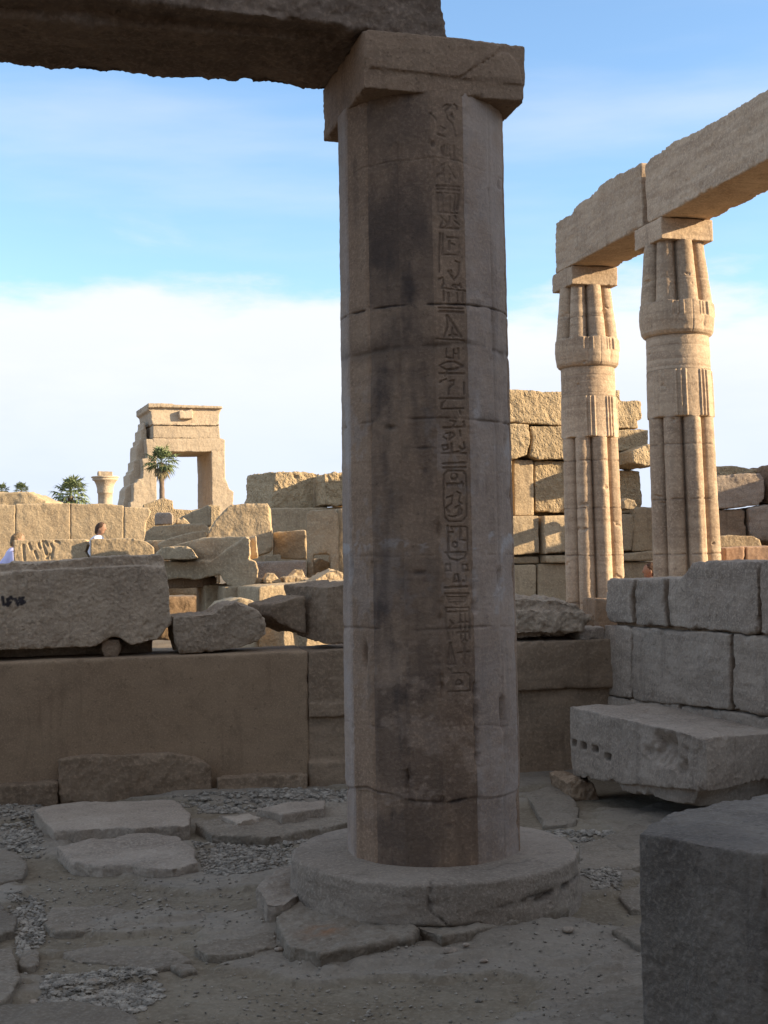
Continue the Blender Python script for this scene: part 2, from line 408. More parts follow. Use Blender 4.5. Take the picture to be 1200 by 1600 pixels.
# direction (angle from the camera line, positive to the right) -> world
to_cam = -CC[:2] / np.linalg.norm(CC[:2]); a_cam = math.atan2(to_cam[1], to_cam[0])
EDGE0 = R(6.5)                                              # left edge of the inscribed facet
FW = 2 * RAD * math.sin(R(11.25)); APO = RAD * math.cos(R(11.25))
# glyph strokes, traced on two details of the survey photo
G1 = """175,90 195,75 215,80 190,110 200,150 225,170 240,210 245,240;160,190 190,205;150,235 185,245;235,70 250,80 252,95;110,125 140,160;225,120 235,150
185,290 180,340;200,285 195,345 215,345 212,290;235,290 238,360;170,300 172,330
165,400 185,385 180,440 150,445;205,395 245,460;180,420 190,480;215,440 210,480;150,445 148,455
145,503 265,503;150,520 262,520;148,540 255,540;152,545 155,640;178,545 180,640;215,550 218,640;240,545 240,630;262,545 255,620;155,640 255,640
165,660 210,700 215,660;180,680 165,720 260,722;240,680 265,700;205,702 190,720;240,655 250,665
165,750 160,860;180,755 178,860;205,768 258,770 265,800 265,860 178,860;215,790 212,830;225,800 240,805
160,870 162,950;245,890 268,900 262,960 240,990 210,945;225,940 228,950
160,990 180,980 185,1010 175,1035 300,1045;240,1015 275,1020;270,1010 275,1028;230,1020 250,1030
185,1050 185,1100;210,1060 212,1100;255,1055 258,1100;285,1050 285,1100
160,1138 285,1138;165,1158 285,1158
200,1178 205,1240 190,1285;205,1178 275,1285 230,1275;230,1240 235,1290;150,1300 290,1305;215,1280 245,1285
200,1350 200,1395 235,1400 237,1355;260,1350 262,1400;245,1375 260,1376
165,1440 200,1420 240,1418 285,1440 245,1458 200,1460 165,1440
165,1480 290,1478;205,1470 195,1490
185,1515 200,1510;220,1520 238,1515 238,1535 215,1555 212,1585;290,1525 290,1585;170,1525 176,1520"""
G2 = """165,75 280,73;190,85 175,100 170,125 280,123;262,135 265,150
180,220 285,215;215,185 240,190 225,220;190,250 215,245 210,280 235,260 225,245;260,235 265,260;180,265 195,275;280,190 284,210
175,310 200,308 205,325 180,335 175,310;280,290 285,320 260,340 215,348;175,348 290,348;220,300 222,340;262,318 272,330
180,400 290,395;180,420 290,418
200,436 275,436 292,455 296,560 294,660 275,688 205,688 186,665 180,560 182,455 200,436;232,446 246,453 249,466 240,478 224,477 216,465 220,452 232,446;195,500 280,500;200,500 200,508;212,500 212,508;224,500 224,508;236,500 236,508;248,500 248,508;260,500 260,508;270,490 278,510
195,570 225,560 220,600 195,620 205,640;245,540 265,550 255,590 270,600;240,620 262,610 255,650;205,660 235,665 262,655;270,630 268,650
215,715 290,715;220,715 220,725;240,715 240,725;262,715 262,725;200,710 205,845;235,790 247,797 248,812 236,820 226,810 228,796 235,790;265,730 262,780 295,785;298,720 300,838;205,745 225,742
185,843 300,843;195,845 210,875 250,885 285,872 297,845
190,905 190,935 215,935 210,905 190,905;275,905 275,935 302,935 298,905 275,905;236,955 230,990 257,988 250,955 236,955;278,985 282,988
185,1018 297,1015;185,1048 305,1050;190,1055 205,1088 245,1103 288,1090 303,1055;200,1065 292,1066;208,1078 285,1078;225,1090 270,1091
190,1118 308,1120;190,1140 305,1140;190,1120 192,1220 205,1275;308,1120 312,1275;262,1150 268,1275;288,1150 290,1270;255,1195 300,1192;210,1180 225,1200 205,1220;250,1245 305,1242
213,1295 195,1400 238,1400 213,1295;215,1320 222,1400;285,1276 297,1288 290,1306 278,1306 272,1290 285,1276;250,1345 312,1342;285,1308 285,1400
195,1420 215,1435;215,1445 290,1445 310,1462 315,1535;240,1505 240,1487 256,1481 270,1490 272,1503;200,1537 312,1537;240,1505 272,1504"""
def facet_pt(k, s):                                          # k: facet index from the inscribed one; s in [-.5,.5] across
    am = EDGE0 + R(11.25) + k * R(22.5); w = a_cam + am       # to the right of the camera line = counter-clockwise from above
    nrm = np.array([math.cos(w), math.sin(w), 0]); tan = np.array([-math.sin(w), math.cos(w), 0])
    return CC + nrm * APO + tan * (s * FW), nrm, tan
pf, fn_, ft_ = facet_pt(0, 0)
# make sure the tangent points to the right in the picture
if np.dot(ft_, cam_x) < 0: ft_sign = -1
else: ft_sign = 1
def facet_hit(px, py):
    d = ray(px, py); t = np.dot(pf - cam_o, fn_) / np.dot(d, fn_); return cam_o + d * t
segs = []
for txt, k0, ox, oy, s0, lf, rf in ((G1, 0, 640, 140, 3.333, (107, 150), (283, 317)), (G2, 1, 640, 600, 3.2, (145, 168), (306, 346))):
    for pl in txt.replace('\n', ';').split(';'):
        pts = []
        for q in pl.split():
            x, y = (float(v) for v in q.split(','))
            l = lf[0] + (lf[1] - lf[0]) * y / 1600; r = rf[0] + (rf[1] - rf[0]) * y / 1600
            u = (x - l) / (r - l) - 0.5
            z = facet_hit(ox + (l + r) / 2 / s0, oy + y / s0)[2]
            pts.append((u * FW, z))
        segs += [(pts[i], pts[i + 1]) for i in range(len(pts) - 1)]
# shaft grid
NZ = 1050; zs = np.linspace(Z0, Z1, NZ)
cols = []; fid = []
for k in range(16):
    nseg = 58 if k == 0 else 16
    for j in range(nseg): cols.append((k, -0.5 + j / nseg)); fid.append(k)
NU = len(cols)
base = np.array([facet_pt(k, s * ft_sign)[0] if True else 0 for k, s in cols]); 
if ft_sign < 0: pass
nrm_c = np.array([facet_pt(k, 0)[1] for k, s in cols]); rad_dir = base - CC; rad_dir /= np.linalg.norm(rad_dir, axis=1, keepdims=True)
order = np.argsort(np.unwrap(np.arctan2(rad_dir[:, 1], rad_dir[:, 0])) if False else np.mod(np.arctan2(rad_dir[:, 1], rad_dir[:, 0]) - a_cam - EDGE0 + 1e-6, 2 * math.pi))
base, rad_dir = base[order], rad_dir[order]; cols = [cols[i] for i in order]; fid = np.array(fid)[order]
SV = np.repeat(base[None], NZ, 0); SV[:, :, 2] = zs[:, None]
taper = 1.0 + 0.021 * np.cos((zs - Z0) / (Z1 - Z0) * math.pi)
ctr = np.array([CC[0], CC[1], 0])
SV[:, :, :2] = ctr[:2] + (SV[:, :, :2] - ctr[:2]) * taper[:, None, None]
flat = SV.reshape(-1, 3); RDF = np.repeat(rad_dir[None], NZ, 0).reshape(-1, 3)
U_ = np.array([s for k, s in cols]) ; UU = np.repeat(U_[None], NZ, 0).ravel() * FW; KK = np.repeat(fid[None], NZ, 0).ravel(); ZZ = flat[:, 2]
dep = np.zeros(len(flat)); dark = np.zeros(len(flat)); pale = np.zeros(len(flat)); brown = np.zeros(len(flat))
def col_z(py, px=662):                                         # height on the shaft front seen at a photo row
    d = ray(px, py); t = np.dot(pf - cam_o, fn_) / np.dot(d, fn_); return (cam_o + d * t)[2]
# joints between the drums: (row, depth, width, strength of the dirt line)
nzv = fbm(np.stack([flat[:, 0] * 2.2, flat[:, 1] * 2.2, flat[:, 2] * 1.0], 1), 3, 31)
nzf = fbm(flat * np.array([9, 9, 3.0]), 4, 32)
for py, dp, wd_, dk, amp_ in ((474, 0.010, 0.0042, 0.9, 0.012), (540, 0.006, 0.011, 0.35, 0.045), (655, 0.007, 0.006, 0.35, 0.02), (250, 0.003, 0.004, 0.15, 0.06), (868, 0.002, 0.005, 0.08, 0.02),
                              (984, 0.005, 0.006, 0.35, 0.02), (1142, 0.002, 0.005, 0.10, 0.05), (1252, 0.010, 0.006, 0.6, 0.075)):
    zj = col_z(py) + amp_ * nzv; dd = np.abs(ZZ - zj) ; br = sstep(nzf + 0.6 * nzv, -0.35, 0.25)
    g = np.exp(-(dd / wd_) ** 2); dep += dp * g * br; dark += dk * g * br * 0.75
    g2 = np.exp(-(dd / (wd_ * 4)) ** 2) * sstep(nzf, 0.0, 0.5); dep += dp * 0.7 * g2; dark += 0.25 * dk * g2
    if py in (540, 655): brown += 0.5 * np.exp(-(dd / 0.045) ** 2) * sstep(nzf, -0.4, 0.4)
# below the lowest break the drum steps back a little
zb = col_z(1252) + 0.055 * nzv; dep += 0.006 * (1 - sstep(ZZ, zb - 0.01, zb + 0.004))
# worn arrises, dents, pits, chips
edge = np.minimum(np.abs(UU / FW + 0.5), np.abs(0.5 - UU / FW))
lowmask = 1 - sstep(ZZ, 0.6, 2.2)
chip = sstep(fbm(flat * np.array([3.5, 3.5, 5.0]), 4, 35), 0.12, 0.55)
dep += 0.022 * chip * np.exp(-(edge / 0.10) ** 2) * (0.4 + lowmask)
dep += 0.006 * np.exp(-(edge / 0.05) ** 2)
dep += 0.004 * fbm(flat * 3.0, 4, 36) + 0.0022 * fbm(flat * np.array([16, 16, 22.0]), 4, 37)
pp = perlin(flat * np.array([17, 17, 15.0]), 38); pit_ = sstep(pp, 0.50, 0.66); dep += 0.006 * pit_; dark += 0.35 * pit_
# a few deep gouges
for px, py, w_, h_, dp in ((571, 1022, 0.010, 0.055, 0.03), (634, 1085, 0.009, 0.07, 0.014), (610, 668, 0.025, 0.012, 0.015), (665, 735, 0.012, 0.012, 0.006), (661, 700, 0.03, 0.006, 0.006), (612, 1275, 0.007, 0.03, 0.012), (790, 690, 0.01, 0.03, 0.015), (796, 775, 0.02, 0.03, 0.012), (655, 895, 0.03, 0.012, 0.010), (700, 1290, 0.02, 0.01, 0.004)):
    d = ray(px, py); b_ = d[:2]; oc = cam_o[:2] - CC[:2]; A_ = b_ @ b_; B_ = 2 * b_ @ oc; C_ = oc @ oc - (RAD * 0.99) ** 2
    dis = B_ * B_ - 4 * A_ * C_
    if dis < 0: continue
    h3 = cam_o + d * ((-B_ - math.sqrt(dis)) / (2 * A_))
    q = np.exp(-(np.sum((flat[:, :2] - h3[:2]) ** 2, 1) / w_ ** 2) - ((ZZ - h3[2]) / h_) ** 2); dep += dp * q; dark += 0.35 * q
# the carved signs
gm = KK == 0; gu, gzv = UU[gm], ZZ[gm]; best = np.full(gm.sum(), 9.0)
rs = np.random.default_rng(3)
for (x0, y0), (x1, y1) in segs:
    wk_ = rs.uniform(0.75, 1.55)
    lo, hi = min(y0, y1) - 0.02, max(y0, y1) + 0.02
    i = np.nonzero((gzv > lo) & (gzv < hi))[0]
    if not len(i): continue
    dx, dy = x1 - x0, y1 - y0; l2 = dx * dx + dy * dy + 1e-9
    t = np.clip(((gu[i] - x0) * dx + (gzv[i] - y0) * dy) / l2, 0, 1)
    dd = np.hypot(gu[i] - x0 - t * dx, gzv[i] - y0 - t * dy); best[i] = np.minimum(best[i], dd / wk_)
gl = 1 - sstep(best, 0.0022, 0.0054)
gwear = 0.42 + 0.58 * sstep(fbm(flat[gm] * 5, 3, 40), -0.4, 0.1)
dep[gm] += 0.0068 * gl * gwear; dark[gm] += 0.18 * gl * gwear
# dark field high on the left facets, salt low down
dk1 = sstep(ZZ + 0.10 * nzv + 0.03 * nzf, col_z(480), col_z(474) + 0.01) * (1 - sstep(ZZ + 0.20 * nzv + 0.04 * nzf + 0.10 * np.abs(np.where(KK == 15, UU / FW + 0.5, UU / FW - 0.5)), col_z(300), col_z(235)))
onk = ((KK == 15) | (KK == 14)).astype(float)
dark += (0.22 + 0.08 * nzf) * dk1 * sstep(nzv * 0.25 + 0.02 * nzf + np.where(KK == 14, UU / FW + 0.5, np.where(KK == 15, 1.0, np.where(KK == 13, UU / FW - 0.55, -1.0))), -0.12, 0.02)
crust = fbm(flat * np.array([26, 26, 30.0]), 4, 47); fl_low = fbm(flat * np.array([2.2, 2.2, 2.4]), 6, 41, 0.6); fl2 = fbm(flat * np.array([5, 5, 3.0]), 5, 42, 0.62)
drip = fbm(flat * np.array([11, 11, 1.3]), 4, 48)
# soot stain and painted light and shade differ by face; salt crusts low down
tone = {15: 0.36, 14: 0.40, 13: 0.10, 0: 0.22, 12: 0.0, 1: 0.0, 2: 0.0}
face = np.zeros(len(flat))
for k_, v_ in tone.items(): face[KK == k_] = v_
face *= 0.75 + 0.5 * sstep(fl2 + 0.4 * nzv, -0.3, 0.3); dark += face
lit_faces = ((KK == 1) | (KK == 2) | (KK == 12)).astype(float); pale += lit_faces * (0.28 + 0.14 * sstep(fl2, -0.2, 0.3))  # side faces lightened as if they caught more light
salt = sstep(fl_low + 0.25 * crust, 0.02, 0.16) * (1 - sstep(ZZ + 0.3 * nzv, 0.85, 1.5)) * sstep(ZZ + 0.1 * nzv, 0.42, 0.52)
pale += (0.10 + 0.08 * crust) * salt; dark *= 1 - 0.4 * salt
pale += 0.22 * sstep(fl2 + 0.3 * crust, 0.16, 0.32) * sstep(ZZ, 1.1, 1.4) * (1 - sstep(ZZ, 2.2, 2.5))
zp = col_z(850) + 0.05 * nzf
pale += 0.55 * np.exp(-((ZZ - zp) / 0.035) ** 2) * sstep(fbm(flat * 7, 4, 43) + 0.4 * crust, 0.05, 0.18) * (ZZ < zp + 0.02)
lowd = sstep(fbm(flat * np.array([1.9, 1.9, 1.5]), 6, 44, 0.62) + 0.2 * crust, 0.0, 0.2); dark += 0.15 * lowd * (1 - salt) * (0.5 + 0.5 * (1 - sstep(ZZ, 2.4, 3.0)))
dark += 0.20 * sstep(drip, 0.18, 0.45); brown += 0.35 * sstep(-drip, 0.12, 0.4) * (1 - sstep(ZZ, 1.6, 2.6))
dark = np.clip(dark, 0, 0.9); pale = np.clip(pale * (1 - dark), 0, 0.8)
flat = flat - RDF * dep[:, None]
VV, FF, AA, off = [], [], {'dark': [], 'pale': [], 'brown': []}, 0
G = lambda A: A.reshape(NZ, NU, -1)
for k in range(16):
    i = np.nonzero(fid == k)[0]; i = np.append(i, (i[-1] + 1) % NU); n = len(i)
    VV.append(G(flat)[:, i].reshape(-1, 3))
    own = np.append(i[:-1], i[-2])                              # the rim takes this face's own tone
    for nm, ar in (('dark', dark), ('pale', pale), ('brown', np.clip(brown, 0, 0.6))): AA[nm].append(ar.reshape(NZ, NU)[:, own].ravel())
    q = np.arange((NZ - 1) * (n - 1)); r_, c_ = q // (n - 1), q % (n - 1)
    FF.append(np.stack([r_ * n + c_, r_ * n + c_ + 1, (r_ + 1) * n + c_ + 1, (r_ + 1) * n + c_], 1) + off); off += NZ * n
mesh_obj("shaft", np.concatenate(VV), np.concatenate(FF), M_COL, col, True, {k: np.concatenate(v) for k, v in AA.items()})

# round base with a chipped rim
NB, NR = 420, []
prof = [(0.30, 0.232), (0.40, 0.238)] + [(0.40 + 0.245 * i / 24, 0.238 - 0.006 * i / 24) for i in range(1, 25)]
prof += [(0.645 + 0.018 * math.sin(t), 0.214 + 0.018 * math.cos(t)) for t in np.linspace(0.15, math.pi / 2, 7)]
prof += [(0.663 + 0.025 * i / 26, 0.208 - 0.258 * i / 26) for i in range(1, 27)]
th = np.linspace(0, 2 * math.pi, NB, endpoint=False)
BV = np.array([[[CC[0] + r * math.cos(t), CC[1] + r * math.sin(t), z] for t in th] for r, z in prof]).reshape(-1, 3)
rd = BV - np.array([CC[0], CC[1], 0]); rr = np.linalg.norm(rd[:, :2], axis=1); rd = np.stack([rd[:, 0] / rr, rd[:, 1] / rr, np.zeros(len(rr))], 1)
rimw = sstep(rr, 0.62, 0.665)
bn = fbm(BV * 2.6, 4, 51); bn2 = fbm(BV * 11, 4, 52)
cut = np.zeros(len(BV))
for ang, zz0, wa, wz, dp in ((a_cam + R(44), 0.115, 0.20, 0.014, 0.03), (a_cam + R(58), 0.135, 0.16, 0.012, 0.03), (a_cam + R(50), 0.075, 0.10, 0.02, 0.022), (a_cam + R(-5), 0.012, 0.32, 0.03, 0.05), (a_cam - R(30), 0.0, 0.25, 0.03, 0.03)):
    da = np.abs(np.mod(np.arctan2(rd[:, 1], rd[:, 0]) - ang + math.pi, 2 * math.pi) - math.pi)
    cut += dp * np.exp(-(da / wa) ** 2 - ((BV[:, 2] + 0.03 * bn - zz0) / wz) ** 4) * sstep(bn2, -0.3, 0.2)
BV -= rd * (rimw * (0.018 * bn + 0.006 * bn2 + cut + 0.012 * sstep(bn, 0.25, 0.7)))[:, None]
BV[:, 2] += (1 - rimw) * (0.006 * bn + 0.003 * bn2) * (rr > 0.41) - rimw * 0.012 * sstep(bn2, 0.1, 0.6) * (BV[:, 2] > 0.18)
angb = np.mod(np.arctan2(rd[:, 1], rd[:, 0]) - a_cam + math.pi, 2 * math.pi) - math.pi; crk = np.zeros(len(BV))
outer = (rr > 0.60).astype(float)
crk = np.maximum(crk, np.exp(-((angb - R(2) - 0.16 * bn - 0.05 * bn2 - 1.6 * np.clip(0.12 - BV[:, 2], 0, 1)) / 0.008) ** 2) * outer * (BV[:, 2] > 0.03))
crk = np.maximum(crk, np.exp(-((BV[:, 2] - 0.055 - 0.05 * bn - 0.03 * angb) / 0.006) ** 2) * outer * sstep(np.cos(angb * 3.1) + bn2, 0.1, 0.5))
crk = np.maximum(crk, np.exp(-((BV[:, 2] - 0.135 - 0.04 * bn) / 0.006) ** 2) * outer * sstep(angb, R(18), R(30)) * sstep(bn2, -0.4, 0.0))
crk = np.maximum(crk, 0.6 * np.exp(-((rr - 0.53 - 0.12 * bn) / 0.006) ** 2) * (1 - rimw) * sstep(np.sin(angb * 2.3) + bn2, 0.4, 0.8))
BV -= rd * (0.011 * crk * rimw)[:, None]; BV[:, 2] -= 0.006 * crk * (1 - rimw); BV -= rd * (rimw * 0.006 * fbm(BV * np.array([6, 6, 34.0]), 3, 55))[:, None]
nb = len(prof); ii = np.arange((nb - 1) * NB); r_, c_ = ii // NB, ii % NB; c2 = (c_ + 1) % NB
mesh_obj("base", BV, np.stack([r_ * NB + c_, (r_ + 1) * NB + c_, (r_ + 1) * NB + c2, r_ * NB + c2], 1), M_BASE, col, True,
         {'dark': np.clip(0.5 * cut / 0.05 + 0.6 * crk, 0, 0.7)})
# square slab on top
ab = CC + np.array([0, 0, Z1]); H = 0.385
AB0 = Z1 - 0.015
shell = box([CC[0], CC[1], AB0], e1 * H, e2 * H, 0.262)
lip = prism([CC + e1 * H * s + e2 * (-H - 0.012) + np.array([0, 0, AB0 + z]) for s, z in ((-1.0, 0.095), (0.16, 0.085), (0.62, 0.212), (0.70, 0.245), (0.2, 0.262), (-1.0, 0.262))], e2 * 0.1)
lip2 = prism([CC + e1 * H * s + e2 * (-H - 0.010) + np.array([0, 0, AB0 + z]) for s, z in ((0.20, 0.082), (0.95, 0.075), (0.90, 0.165), (0.78, 0.215), (0.66, 0.21))], e2 * 0.1)
V, FA, _ = rock([shell, lip, lip2], 0.0095, amp=0.006, freq=5, wear=0.03, strat=0.002, wear_lo=-0.1)
ap = np.clip(0.35 * sstep(fbm(V * 2.2, 3, 61), 0.1, 0.5), 0, 1)
mesh_obj("abacus", V, FA, M_COL, col, True, {'dark': ap})

# architrave to the left, resting on the slab
AZ = AB0 + 0.260
pa = CC - e2 * H
end = np.dot(at(697, 40, 5.9) - CC, e1)
lp = Plane(567, 5.72, 16.0); lp.o = np.array([pa[0], pa[1], 0])
xe = np.dot(lp.hit(697, 50) - CC, e1)
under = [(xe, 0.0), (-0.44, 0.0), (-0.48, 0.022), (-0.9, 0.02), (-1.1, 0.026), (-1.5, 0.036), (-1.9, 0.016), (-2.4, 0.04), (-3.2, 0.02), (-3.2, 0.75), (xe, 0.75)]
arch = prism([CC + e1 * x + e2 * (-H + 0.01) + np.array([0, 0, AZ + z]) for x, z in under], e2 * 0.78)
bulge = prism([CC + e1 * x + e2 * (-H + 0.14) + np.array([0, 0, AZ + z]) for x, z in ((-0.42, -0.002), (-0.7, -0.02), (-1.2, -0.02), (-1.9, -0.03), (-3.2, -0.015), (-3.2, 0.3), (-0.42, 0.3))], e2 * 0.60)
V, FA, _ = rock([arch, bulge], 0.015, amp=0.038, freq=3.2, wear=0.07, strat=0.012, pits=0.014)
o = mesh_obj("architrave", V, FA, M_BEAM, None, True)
tag(o, "dark stone beam overhead at the upper left, resting on the polygonal column", "stone beam", "architrave beams")

# ================================================================== court wall on the left and behind the column
wl = Plane(0, WA[1], WALL_A); wl.o = np.array([WA[0], WA[1], 0])
wall = empty("court_wall", (WA[0] + we[0] * 2.5, WA[1] + we[1] * 2.5, 0), "low brown plastered stone wall behind the polygonal column, carrying loose blocks", "wall")
main = px_prism(wl, [(-330, 1048), (0, 1035), (240, 1026), (481, 1017), (484, 1245), (240, 1262), (-330, 1300)], 0.62)
stone("plastered_wall", [main], M_PLASTER, 0.022, parent=wall, amp=0.007, freq=1.6, wear=0.03)
st = [px_prism(wl, [(482, 1018), (512, 1017), (512, 1062), (482, 1064)], 0.60, 0.012), px_prism(wl, [(512, 1016), (560, 1014), (560, 1064), (513, 1062)], 0.60, 0.0),
      px_prism(wl, [(482, 1062), (560, 1060), (560, 1100), (482, 1101)], 0.6, 0.012), px_prism(wl, [(482, 1099), (560, 1098), (560, 1118), (482, 1121)], 0.6, 0.028),
      px_prism(wl, [(482, 1120), (620, 1116), (620, 1240), (482, 1245)], 0.6, -0.01), px_prism(wl, [(482, 1190), (620, 1185), (620, 1242), (482, 1246)], 0.6, 0.03)]
stone("stone_facing", st, M_BROWN, 0.016, parent=wall, amp=0.008, freq=4, wear=0.03)
foot = [(-60, 1228), (30, 1222), (90, 1220), (92, 1262), (-60, 1285)], [(92, 1184), (150, 1178), (262, 1175), (305, 1180), (330, 1196), (334, 1243), (92, 1258)], [(337, 1212), (420, 1207), (478, 1205), (478, 1236), (350, 1246), (337, 1240)]
for i, p in enumerate(foot): stone("footing", [px_prism(wl, p, 0.3, 0.10 if i != 1 else 0.075)], M_BROWN, 0.018, parent=wall, amp=0.016, freq=4, wear=0.06)
# the wall continues behind the column up to the corner
def wpt(s, z=0.0): return np.array([WA[0] + we[0] * s, WA[1] + we[1] * s, z])
sB = np.dot(wl.hit(560, 1100) - wpt(0), np.array([we[0], we[1], 0])); sC = np.dot(np.array([RC[0], RC[1], 0]) - wpt(0), np.array([we[0], we[1], 0]))
zt_ = wl.hit(880, 1000)[2]
def wbox(s0, s1, z0, z1, front=0.0, th_=0.6):
    n3 = np.array([wn[0], wn[1], 0]); p = [wpt(s0, z0) + n3 * front, wpt(s1, z0) + n3 * front, wpt(s1, z1) + n3 * front, wpt(s0, z1) + n3 * front]
    return prism(p, -n3 * th_)
stone("wall_facing", [wbox(sB + 0.3, sC + 0.25, -0.1, zt_ * 0.62, -0.03)], M_BROWN, 0.025, parent=wall, amp=0.010, freq=3, wear=0.04)
stone("wall_facing", [wbox(sB + 0.3, sC + 0.25, zt_ * 0.62, zt_, 0.03)], M_BROWN, 0.025, parent=wall, amp=0.012, freq=3, wear=0.06)

# ================================================================== court wall on the right: grey courses
rw = Plane(945, 9.9, -70); rw.o = np.array([RC[0], RC[1], 0])
rwall = empty("stone_wall", (RC[0] + RE[0] * 1.2, RC[1] + RE[1] * 1.2, 0), "grey wall of large squared blocks on the right, its top stepping up, behind the fallen block", "wall")
RB = [[(947, 908), (952, 904), (991, 905), (984, 935), (988, 975), (950, 973), (946, 960)], [(996, 905), (1040, 904), (1038, 940), (1043, 979), (994, 977), (990, 940)],
      [(1043, 903), (1062, 903), (1072, 893), (1080, 878), (1183, 876), (1184, 991), (1046, 980)], [(1187, 876), (1330, 872), (1330, 1006), (1188, 992)],
      [(944, 976), (986, 979), (986, 1092), (944, 1084)], [(989, 980), (1142, 990), (1143, 1110), (989, 1093)], [(1146, 991), (1330, 1008), (1330, 1136), (1146, 1110)],
      [(944, 1087), (1060, 1101), (1060, 1238), (944, 1215)], [(1063, 1102), (1330, 1138), (1330, 1330), (1063, 1240)]]
for i, p in enumerate(RB):
    stone("block", [px_prism(rw, p, 0.75, 0.012 if i in (1, 5) else 0.0)], M_GREY, 0.02, parent=rwall, amp=0.015, freq=4.5, wear=0.05, strat=0.004, pits=0.004)
stone("wall_core", [px_prism(rw, [(950, 925), (1050, 925), (1100, 905), (1320, 905), (1320, 1300), (950, 1200)], 0.65, -0.06)], M_BROWN, 0.04, parent=rwall, amp=0.01, freq=3)

# ================================================================== loose blocks lying on the court wall
wb = Plane(100, wl.hit(100, 1030)[1] + 0.12, WALL_A)
wtop = wl.hit(150, 1030)[2]
def on_wall(pl, pts, depth, **k): return px_prism(pl, pts, depth, **k)
PAINT = "4,933 6,945;6,945 12,944;12,936 13,946;12,946 16,941;14,936 17,933;17,933 20,936;24,936 28,945;30,938 36,934;31,935 33,944;33,944 38,941;33,939 37,939"
def paint_attr(V):
    p = np.zeros(len(V))
    for pl in PAINT.split(';'):
        a, b = [wb.hit(*[float(v) for v in q.split(',')]) for q in pl.split()]
        ab_ = b - a; t = np.clip(((V - a) @ ab_) / max(ab_ @ ab_, 1e-9), 0, 1); c = a + t[:, None] * ab_
        w = V - c; w = w - np.outer(w @ wb.n, wb.n); d = np.linalg.norm(w, axis=1)
        p = np.maximum(p, (1 - sstep(d, 0.008, 0.015)) * (((V - a) @ wb.n) > -0.1))
    return {'paint': 0.92 * p}
big = on_wall(wb, [(-300, 912), (15, 893), (258, 882), (262, 905), (264, 945), (269, 975), (245, 1000), (205, 1008), (188, 998), (172, 996), (150, 1010), (-300, 1033)], 0.75)
ledge = on_wall(wb, [(-300, 893), (12, 881), (14, 877), (60, 879), (130, 872), (200, 868), (250, 866), (257, 872), (258, 915), (-300, 930)], 0.55, front=-0.16)
seat = on_wall(wb, [(-300, 950), (150, 945), (240, 950), (240, 1027), (150, 1030), (-300, 1046)], 0.35, front=-0.36)
stone("long_block", [big, ledge, seat], M_ROUGH, 0.0135, "long rough brown block on the plastered wall, with small blue painted marks at its left", "stone block",
      amp=0.014, freq=6, wear=0.05, pits=0.007, chisel=0.006, attrs_fn=paint_attr)
stone("prop_stone", [on_wall(wb, [(160, 1000), (186, 1000), (190, 1014), (186, 1028), (164, 1030), (158, 1016)], 0.3, front=-0.05)], M_BROWN, 0.014, "small prop stone wedged under the long rough block", "stone", "small props under blocks", amp=0.01, freq=8, wear=0.03)
stone("prop_stone", [on_wall(wb, [(-200, 1012), (-120, 1008), (-120, 1040), (-200, 1044)], 0.4, front=-0.1)], M_BROWN, 0.02, "prop stone under the left end of the long rough block", "stone", "small props under blocks", amp=0.01, freq=8, wear=0.03)
wb2 = Plane(340, wl.hit(340, 1022)[1] + 0.10, WALL_A + 4)
stone("rough_block", [on_wall(wb2, [(272, 965), (300, 963), (335, 958), (352, 946), (372, 942), (400, 952), (416, 968), (418, 992), (400, 1004), (372, 1014), (330, 1020), (282, 1021), (276, 1000)], 0.45)], M_ROUGH, 0.0135,
      "rough brown block with a broken rounded top, lying on the wall beside the long block", amp=0.022, freq=5, wear=0.07, pits=0.014)
# the block close to the column, its rough end turned left
wk = Plane(510, wl.hit(510, 1017)[1] + 0.14, WALL_A)
kb = [wk.hit(508, 1008), wk.hit(575, 1006)]; kt = [wk.hit(512, 918), wk.hit(575, 906)]
sidev = np.array([-0.36, 0.42, 0])
kblk = hexa([kb[0], kb[1], kb[1] + sidev, kb[0] + sidev * 0.62 + np.array([0, 0, .06])], [kt[0], kt[1], kt[1] + sidev, kt[0] + sidev + np.array([0, 0, 0.02])])
kup = prism([wk.hit(500, 930) + sidev * 0.3, wk.hit(448, 945) + sidev * 0.3, wk.hit(444, 962) + sidev * 0.3, wk.hit(458, 976) + sidev * 0.3, wk.hit(500, 992) + sidev * 0.3], sidev * 0.6)
stone("dressed_block", [kblk, kup], M_BROWN, 0.015, "block with a dark broken end on the wall, just left of the polygonal column", amp=0.014, freq=5, wear=0.03, pits=0.006)
# right of the column: dark boulder and flat stones on the wall
bo = Plane(860, wl.hit(860, 1005)[1] + 0.1, WALL_A - 4)
stone("boulder", [px_prism(bo, [(790, 938), (812, 933), (848, 938), (880, 935), (905, 944), (919, 958), (916, 976), (896, 988), (850, 996), (812, 1000), (790, 998)], 0.7),
                  px_prism(bo, [(800, 950), (905, 955), (922, 966), (905, 985), (800, 992)], 0.5, front=0.1)], M_ROUGH, 0.017, "dark rugged boulder on the wall right of the column", "boulder", amp=0.05, freq=3.5, wear=0.08, pits=0.01, wear_lo=-0.2)
stone("cap_stone", [px_prism(Plane(925, wl.hit(925, 1000)[1] + 0.05, WALL_A), [(903, 983), (945, 979), (948, 1000), (908, 1003)], 0.5)], M_GREY, 0.016, "flat grey stone at the wall corner below the boulder", "stone", amp=0.012, freq=5, wear=0.04)
stone("small_stone", [px_prism(Plane(923, wl.hit(925, 1000)[1] + 0.35, WALL_A), [(914, 962), (930, 960), (932, 985), (914, 987)], 0.2)], M_BROWN, 0.012, "small upright stone between the boulder and the grey wall", "stone", amp=0.012, freq=7, wear=0.04)

